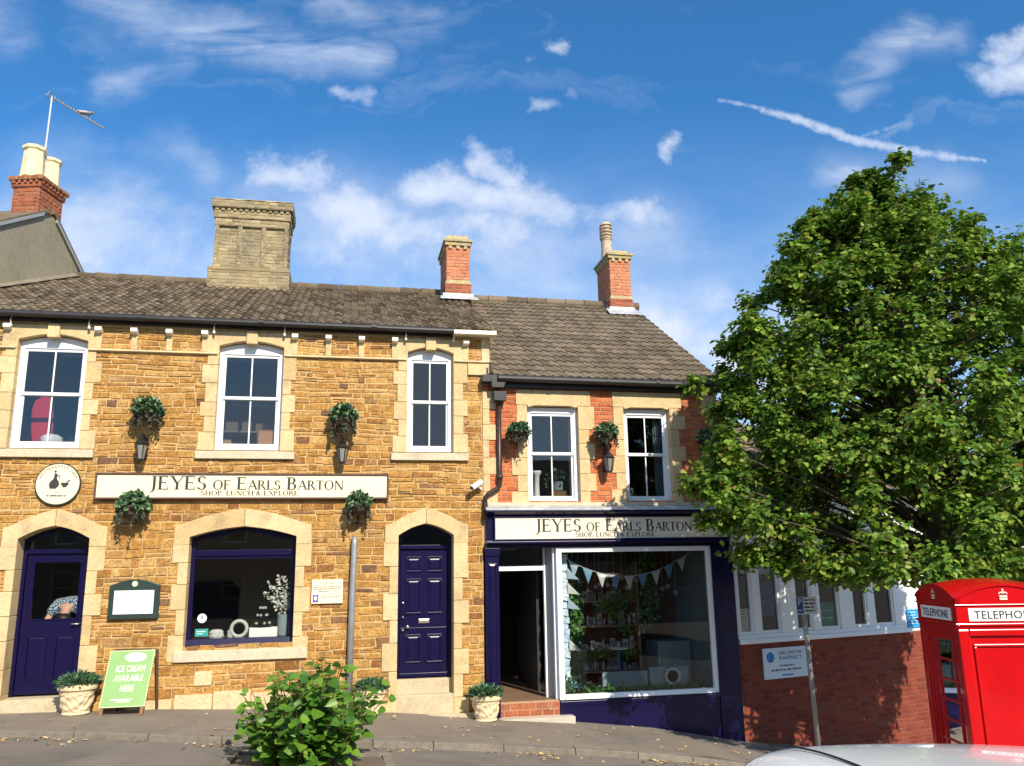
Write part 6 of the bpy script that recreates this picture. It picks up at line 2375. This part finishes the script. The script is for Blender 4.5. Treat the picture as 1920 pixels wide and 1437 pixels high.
mb.prism([(-2.085 + .068 * math.cos(2 * math.pi * i / 24), 1.0 + .068 * math.sin(2 * math.pi * i / 24)) for i in range(24)], .243, .246, 0)
mb.prism([(-2.10, .99), (-2.075, .99), (-2.07, 1.03), (-2.085, 1.045), (-2.105, 1.02)], .2415, .244, 1)
rr = random.Random(4)
scribble(mb, -2.12, -2.05, .965, .242, .012, 1, rnd=rr)
single(mb, 'window_sticker', ['paper', 'greyblue'], 'round white sticker on the display window glass', 'sticker')
mb = MB().box(-2.175, -1.985, .243, .246, .735, .845, 0)
scribble(mb, -2.15, -2.03, .80, .242, .014, 1, rnd=rr)
scribble(mb, -2.15, -2.06, .77, .242, .010, 1, rnd=rr)
single(mb, 'window_sticker', ['teal', 'paper'], 'teal rectangular sticker low on the display window glass', 'sticker')
FP = thing('reflection_panel', 'dark arched panel painted as a reflection on the back wall behind the display window', 'reflection_panel', (-2.4, 3.6, 0))
mb = MB()
mb.prism([(-2.95, -.02), (-1.95, -.02), (-1.95, 1.35), (-2.1, 1.5), (-2.8, 1.5), (-2.95, 1.35)], 3.62, 3.71)
mb.build('dark_panel', 'rubber', FP)  # flat dark arch stands in for a reflection in the display glass

# shop window of the brick shop
BN = thing('bunting', 'blue and white bunting strung across the top of the shop window', 'bunting', (4.6, .25, 1.7))
bz_ = lambda f: 1.83 - .36 * (1 - (2 * f - 1) ** 2) + .06 * f
mb = MB().tube([(3.62 + 2.30 * f, .22 + .10 * f, bz_(f)) for f in np.linspace(0, 1, 16)], .005, 5)
mb.build('string', 'flagwhite', BN)
kinds = ['flagpale', 'flagblue', 'flagwhite', 'flagblue', 'flagwhite', 'flagblue', 'flagwhite', 'flagblue', 'flagwhite']
for i, m in enumerate(kinds):
    f0, f1 = .035 + i * .107, .035 + i * .107 + .078
    fc = (f0 + f1) / 2
    P = lambda f, dz: (3.62 + 2.30 * f, .22 + .10 * f, bz_(f) - dz)
    tip = P(fc, .235)
    mb = MB().add([P(f0, 0), P(fc, 0), P(f1, 0), (tip[0], tip[1] - .012, tip[2]), (P(fc, .1)[0], P(fc, .1)[1] - .02, P(fc, .1)[2])], [(0, 4, 1), (1, 4, 2), (0, 3, 4), (4, 3, 2)])
    mb.build('flag', m, BN)
DR = thing('side_drape', 'pale blue and white drape hanging at the left edge of the shop window', 'drape', (3.6, .2, -.3))
mb = MB()
for k in range(34):
    z = -.18 + k * .06
    a = random.uniform(-.02, .02)
    mb.add([(3.54 + a, .16 + random.uniform(0, .05), z), (3.66 + a, .17 + random.uniform(0, .06), z - .02), (3.67 + a, .20, z + .075), (3.55 + a, .18, z + .085)], [(0, 1, 2, 3)])
mb.build('cloth', 'bluedrape', DR)
for z, m in ((1.66, 'flagpale'), (1.42, 'flagwhite'), (1.18, 'flagpale'), (.52, 'flagwhite'), (-.05, 'flagblue')):
    MB().add([(3.66, .16, z), (3.66, .17, z - .18), (3.86, .16, z - .20)], [(0, 1, 2)]).build('flag', m, DR)
SV = thing('display_shelves', 'dark wooden shelves of gifts behind the shop window', 'shelf', (4.6, 1.2, -.385))
for zz in (1.08, .66, .24, -.10):
    MB().box(4.02, 5.15, .95, 1.35, zz - .03, zz).build('shelf', 'shelfwood', SV)
for xx in (4.0, 5.15):
    MB().box(xx - .02, xx + .02, .95, 1.35, -.385, 1.75).build('upright', 'shelfwood', SV)
MB().box(3.98, 5.17, 1.35, 1.38, -.385, 1.75).build('back', 'wooddark', SV)
for zz in (1.50, 1.08, .66, .24, -.10):
    x = 4.06
    while x < 5.10 and zz < 1.4:
        w_, h_ = random.uniform(.04, .10), random.uniform(.07, .24)
        yy = 1.08 + random.uniform(-.07, .10)
        mb = MB()
        pick = random.random()
        if pick < .34:
            mb.box(x, x + w_, yy - w_ * .4, yy + w_ * .4, zz, zz + h_)
            mb.box(x + w_ * .12, x + w_ * .88, yy - w_ * .4 - .002, yy - w_ * .4, zz + h_ * .25, zz + h_ * .7, 1)
        elif pick < .55:                                   # small framed picture, leaning back
            mb.extr([(x, yy, zz), (x + w_, yy, zz), (x + w_, yy + .04, zz + h_), (x, yy + .04, zz + h_)], (0, .015, 0))
            mb.extr([(x + .012, yy - .002, zz + .015), (x + w_ - .012, yy - .002, zz + .015), (x + w_ - .012, yy + .034, zz + h_ - .015), (x + .012, yy + .034, zz + h_ - .015)], (0, .003, 0), 1)
        elif pick < .8:
            mb.lathe([(w_ * .38, 0), (w_ * .5, h_ * .3), (w_ * .42, h_ * .62), (w_ * .18, h_ * .8), (w_ * .22, h_ * .98), (0, h_)], (x + w_ / 2, yy, zz), 12)
        else:                                              # mug or jar with a lid
            mb.lathe([(w_ * .42, 0), (w_ * .5, .01), (w_ * .5, h_ * .55), (w_ * .40, h_ * .62), (w_ * .46, h_ * .64), (w_ * .46, h_ * .74), (0, h_ * .76)], (x + w_ / 2, yy, zz), 12)
        single(mb, 'gift', ['goods', 'goodslabel'], 'small gift standing on the shelves behind the shop window', 'gift', 'gifts on the shop window shelves')
        x += w_ + random.uniform(.005, .035)
for k in range(16):                                        # small things hung from the back of the display
    x, z = 3.95 + k * .125 + random.uniform(-.03, .03), random.uniform(1.15, 1.45)
    mb = MB().tube([(x, .85, 1.98), (x, .85, z)], .003, 4)
    r_ = random.uniform(.025, .05)
    mb.lathe([(0, -r_ * 1.2), (r_ * .7, -r_ * .7), (r_, 0), (r_ * .6, r_ * .8), (0, r_)], (x, .85, z), 10)
    single(mb, 'hanging_ornament', 'goods', 'small ornament hanging on a thread above the gift shelves', 'ornament', 'ornaments hung in the shop window')


def greenery(name, label, pts, n, spread, parent_loc, m='ivy'):
    idx = rng.integers(0, len(pts) - 1, n)
    f = rng.uniform(0, 1, n)[:, None]
    P = np.array(pts, float)
    P = P[idx] * (1 - f) + P[idx + 1] * f + rng.normal(0, 1, (n, 3)) * spread
    o = leaves(name, P, unit(rng.normal(0, .6, (n, 3)) + [0, -1, .5]), unit(rng.normal(0, 1, (n, 3)) + [0, 0, -.4]), rng.uniform(.03, .065, n), m)
    return tag(o, label, 'garland')


greenery('garland', 'green leaf curtain hanging down the left side of the gift shelves', [(3.98, .9, 1.7), (4.0, .9, 1.0), (3.97, .9, .3), (3.98, .9, -.3)], 900, [.065, .03, .03], None)
greenery('garland', 'green garland along the front of the lower gift shelf', [(4.05, .93, .20), (4.6, .93, .17), (5.1, .93, .21)], 380, [.025, .02, .04], None)
greenery('garland', 'green sprig bundle in the lower left corner of the shop window', [(3.56, .18, -.22), (3.72, .2, -.16), (3.95, .2, -.25)], 330, [.05, .05, .06], None, 'planterleaf')
greenery('garland', 'green garland along the bottom sill of the shop window', [(3.9, .14, -.28), (4.6, .14, -.28), (5.9, .14, -.27)], 360, [.03, .02, .02], None)
greenery('garland', 'dark green hanging garland across the right part of gift shelves', [(5.0, .9, 1.2), (4.7, .9, 1.0), (4.4, .9, 1.05), (5.1, .9, .5)], 460, [.09, .03, .09], None)
greenery('garland', 'dark green ivy trailing from the ceiling at the back right of the shop window', [(5.3, .8, 1.9), (5.35, .8, 1.3), (5.25, .8, .7)], 420, [.10, .05, .06], None)
for x0, x1, z0, z1, y0, lb in ((4.22, 5.0, -.30, -.03, .22, 'left pale blue panel standing on the floor of the shop window'), (5.03, 5.72, -.28, .02, .20, 'right pale blue panel with silver wreath in the shop window'),
                               (5.45, 6.05, -.36, .36, .85, 'large pale blue counter at the right inside the shop window')):
    single(MB().box(x0, x1, y0, y0 + (.05 if y0 < .5 else .6), z0, z1), 'counter' if y0 > .5 else 'backdrop_board', 'greyblue', lb, 'counter' if y0 > .5 else 'panel', bevel=.005)
mb = MB()
mb.lathe([(.12 + .025 * math.cos(t), .025 * math.sin(t)) for t in np.linspace(0, 2 * math.pi, 8)], (0, 0, 0), 24, wob=lambda a, h: .008 * math.sin(14 * a))
mb.v = [(5.42 + p[0], .17 - p[2], -.13 + p[1]) for p in mb.v]
single(mb, 'wreath', 'flagwhite', 'silvery wreath on the pale blue panel in the shop window', 'wreath')
CS = thing('cake_stand', 'white cake stand on a blue stem in the middle of the shop window', 'cake stand', (4.62, .55, -.2))
MB().lathe([(.0, 0), (.17, .0), (.18, .018), (0, .02)], (4.62, .55, .30), 20).build('plate', 'white', CS)
MB().lathe([(.09, 0), (.03, .03), (.022, .25), (.035, .47), (.0, .47)], (4.62, .55, -.17), 12).build('stem', 'posterblue', CS)
single(MB().box(4.3, 5.0, .40, .75, -.385, -.17), 'low_table', 'shelfwood', 'low wooden table under the cake stand in the shop window', 'table')
mb = MB().lathe([(.045, 0), (.06, .02), (.06, .16), (.02, .21), (.022, .28), (0, .28)], (5.86, .22, -.30), 14)
single(mb, 'bottle', 'wooddark', 'brown bottle in the lower right corner of the shop window', 'bottle', smooth=True)
single(MB().box(3.9, 4.6, .6, .66, 1.94, 1.985), 'ceiling_light', 'white', 'white strip light at the top left of the shop window', 'ceiling light')

# ------------------------------------------------------------------ the person behind the half glazed door
PR = thing('person', 'person in a blue and white patterned top bending behind the half glazed door', 'person', (-4.12, 1.0, -.02))
px, py = -4.13, .0
J = [(px, 1.22, .98),                                                     # 0 pelvis
     (px, 1.10, 1.10), (px, .90, 1.20), (px, .72, 1.21), (px + .01, .60, 1.12), (px + .01, .52, 1.03), (px + .01, .47, .95),   # 1-6 spine, neck, head
     (px - .19, .74, 1.18), (px - .27, .66, .98), (px - .22, .52, .80), (px - .20, .48, .73),   # 7-10 left arm
     (px + .19, .74, 1.18), (px + .23, .60, 1.00), (px + .16, .50, .82), (px + .14, .47, .75),  # 11-14 right arm
     (px - .10, 1.22, .90), (px - .10, 1.16, .50), (px - .11, 1.22, .07), (px - .11, 1.06, .02),
     (px + .10, 1.22, .90), (px + .10, 1.16, .50), (px + .11, 1.22, .07), (px + .11, 1.06, .02)]
E_ = [(0, 1), (1, 2), (2, 3), (3, 4), (4, 5), (5, 6), (3, 7), (7, 8), (8, 9), (9, 10), (3, 11), (11, 12), (12, 13), (13, 14), (0, 15), (15, 16), (16, 17), (17, 18), (0, 19), (19, 20), (20, 21), (21, 22)]
RAD = [.11, .10, .10, .09, .06, .095, .085, .062, .050, .036, .032, .062, .050, .036, .032, .09, .065, .045, .04, .09, .065, .045, .04]
for wrist, sgn in ((10, -1), (14, 1)):
    w_ = Vector(J[wrist])
    for k in range(5):
        i0 = len(J)
        off = Vector(((k - 2) * .016, -.02, -.035 if k else -.01))
        J += [tuple(w_ + off), tuple(w_ + off * 1.9 + Vector((0, -.012, -.015)))]
        RAD += [.011, .008]
        E_ += [(wrist, i0), (i0, i0 + 1)]
skinned('body', J, E_, RAD, 'skin', PR, 0, 1)
skinned('top', [(px, 1.24, 1.0), (px, 1.10, 1.115), (px, .90, 1.215), (px, .715, 1.20), (px - .19, .745, 1.185), (px - .255, .69, 1.06), (px + .19, .745, 1.185), (px + .225, .66, 1.07)],
        [(0, 1), (1, 2), (2, 3), (3, 4), (4, 5), (3, 6), (6, 7)], [.18, .18, .19, .19, .10, .085, .10, .085], 'print', PR, 0, 2)
skinned('trousers', [(px, 1.22, .96), (px - .10, 1.22, .88), (px - .10, 1.16, .50), (px - .11, 1.22, .12), (px + .10, 1.22, .88), (px + .10, 1.16, .50), (px + .11, 1.22, .12)],
        [(0, 1), (1, 2), (2, 3), (0, 4), (4, 5), (5, 6)], [.16, .105, .08, .06, .105, .08, .06], 'rubber', PR, 0, 1)
mb = MB()
mb.lathe([(.0, -.115), (.07, -.10), (.112, -.03), (.118, .04), (.09, .10), (0, .125)], (px + .01, .535, 1.0), 16)
mb.build('hair', 'hair', PR, smooth=True)

# ------------------------------------------------------------------ the house across the street, which the shop glass mirrors
OH = thing('opposite_house', 'plain stone house across the street mirrored in the shop windows', 'house', (-2, -31, -.4))
mb = MB()
cells(mb, -24, 20, -1.5, 5.4, -31.3, -31.0, [(x, x + 1.1, z, z + 1.5) for x in range(-22, 19, 4) for z in (.3, 3.1)])
mb.box(-24, 20, -38, -31.35, -1.5, 5.38)
mb.build('wall', 'render', OH)
MB().extr([(-24.3, -30.8, 5.3), (-24.3, -34.6, 7.9), (-24.3, -38.4, 5.3)], (44.6, 0, 0)).build('roof', 'tile_old', OH)
for x in range(-22, 19, 4):
    for z in (.3, 3.1):
        f = MB()
        f.box(x, x + .09, -31.16, -31.06, z, z + 1.5).box(x + 1.01, x + 1.1, -31.16, -31.06, z, z + 1.5)
        f.box(x + .09, x + 1.01, -31.16, -31.06, z, z + .09).box(x + .09, x + 1.01, -31.16, -31.06, z + 1.41, z + 1.5).box(x + .09, x + 1.01, -31.15, -31.07, z + .70, z + .76)
        f = f.build('window', 'upvc', OH)
        MB().quad((x + .09, -31.11, z + .09), (x + 1.01, -31.11, z + .09), (x + 1.01, -31.11, z + 1.41), (x + .09, -31.11, z + 1.41)).build('pane', 'carglass', f)
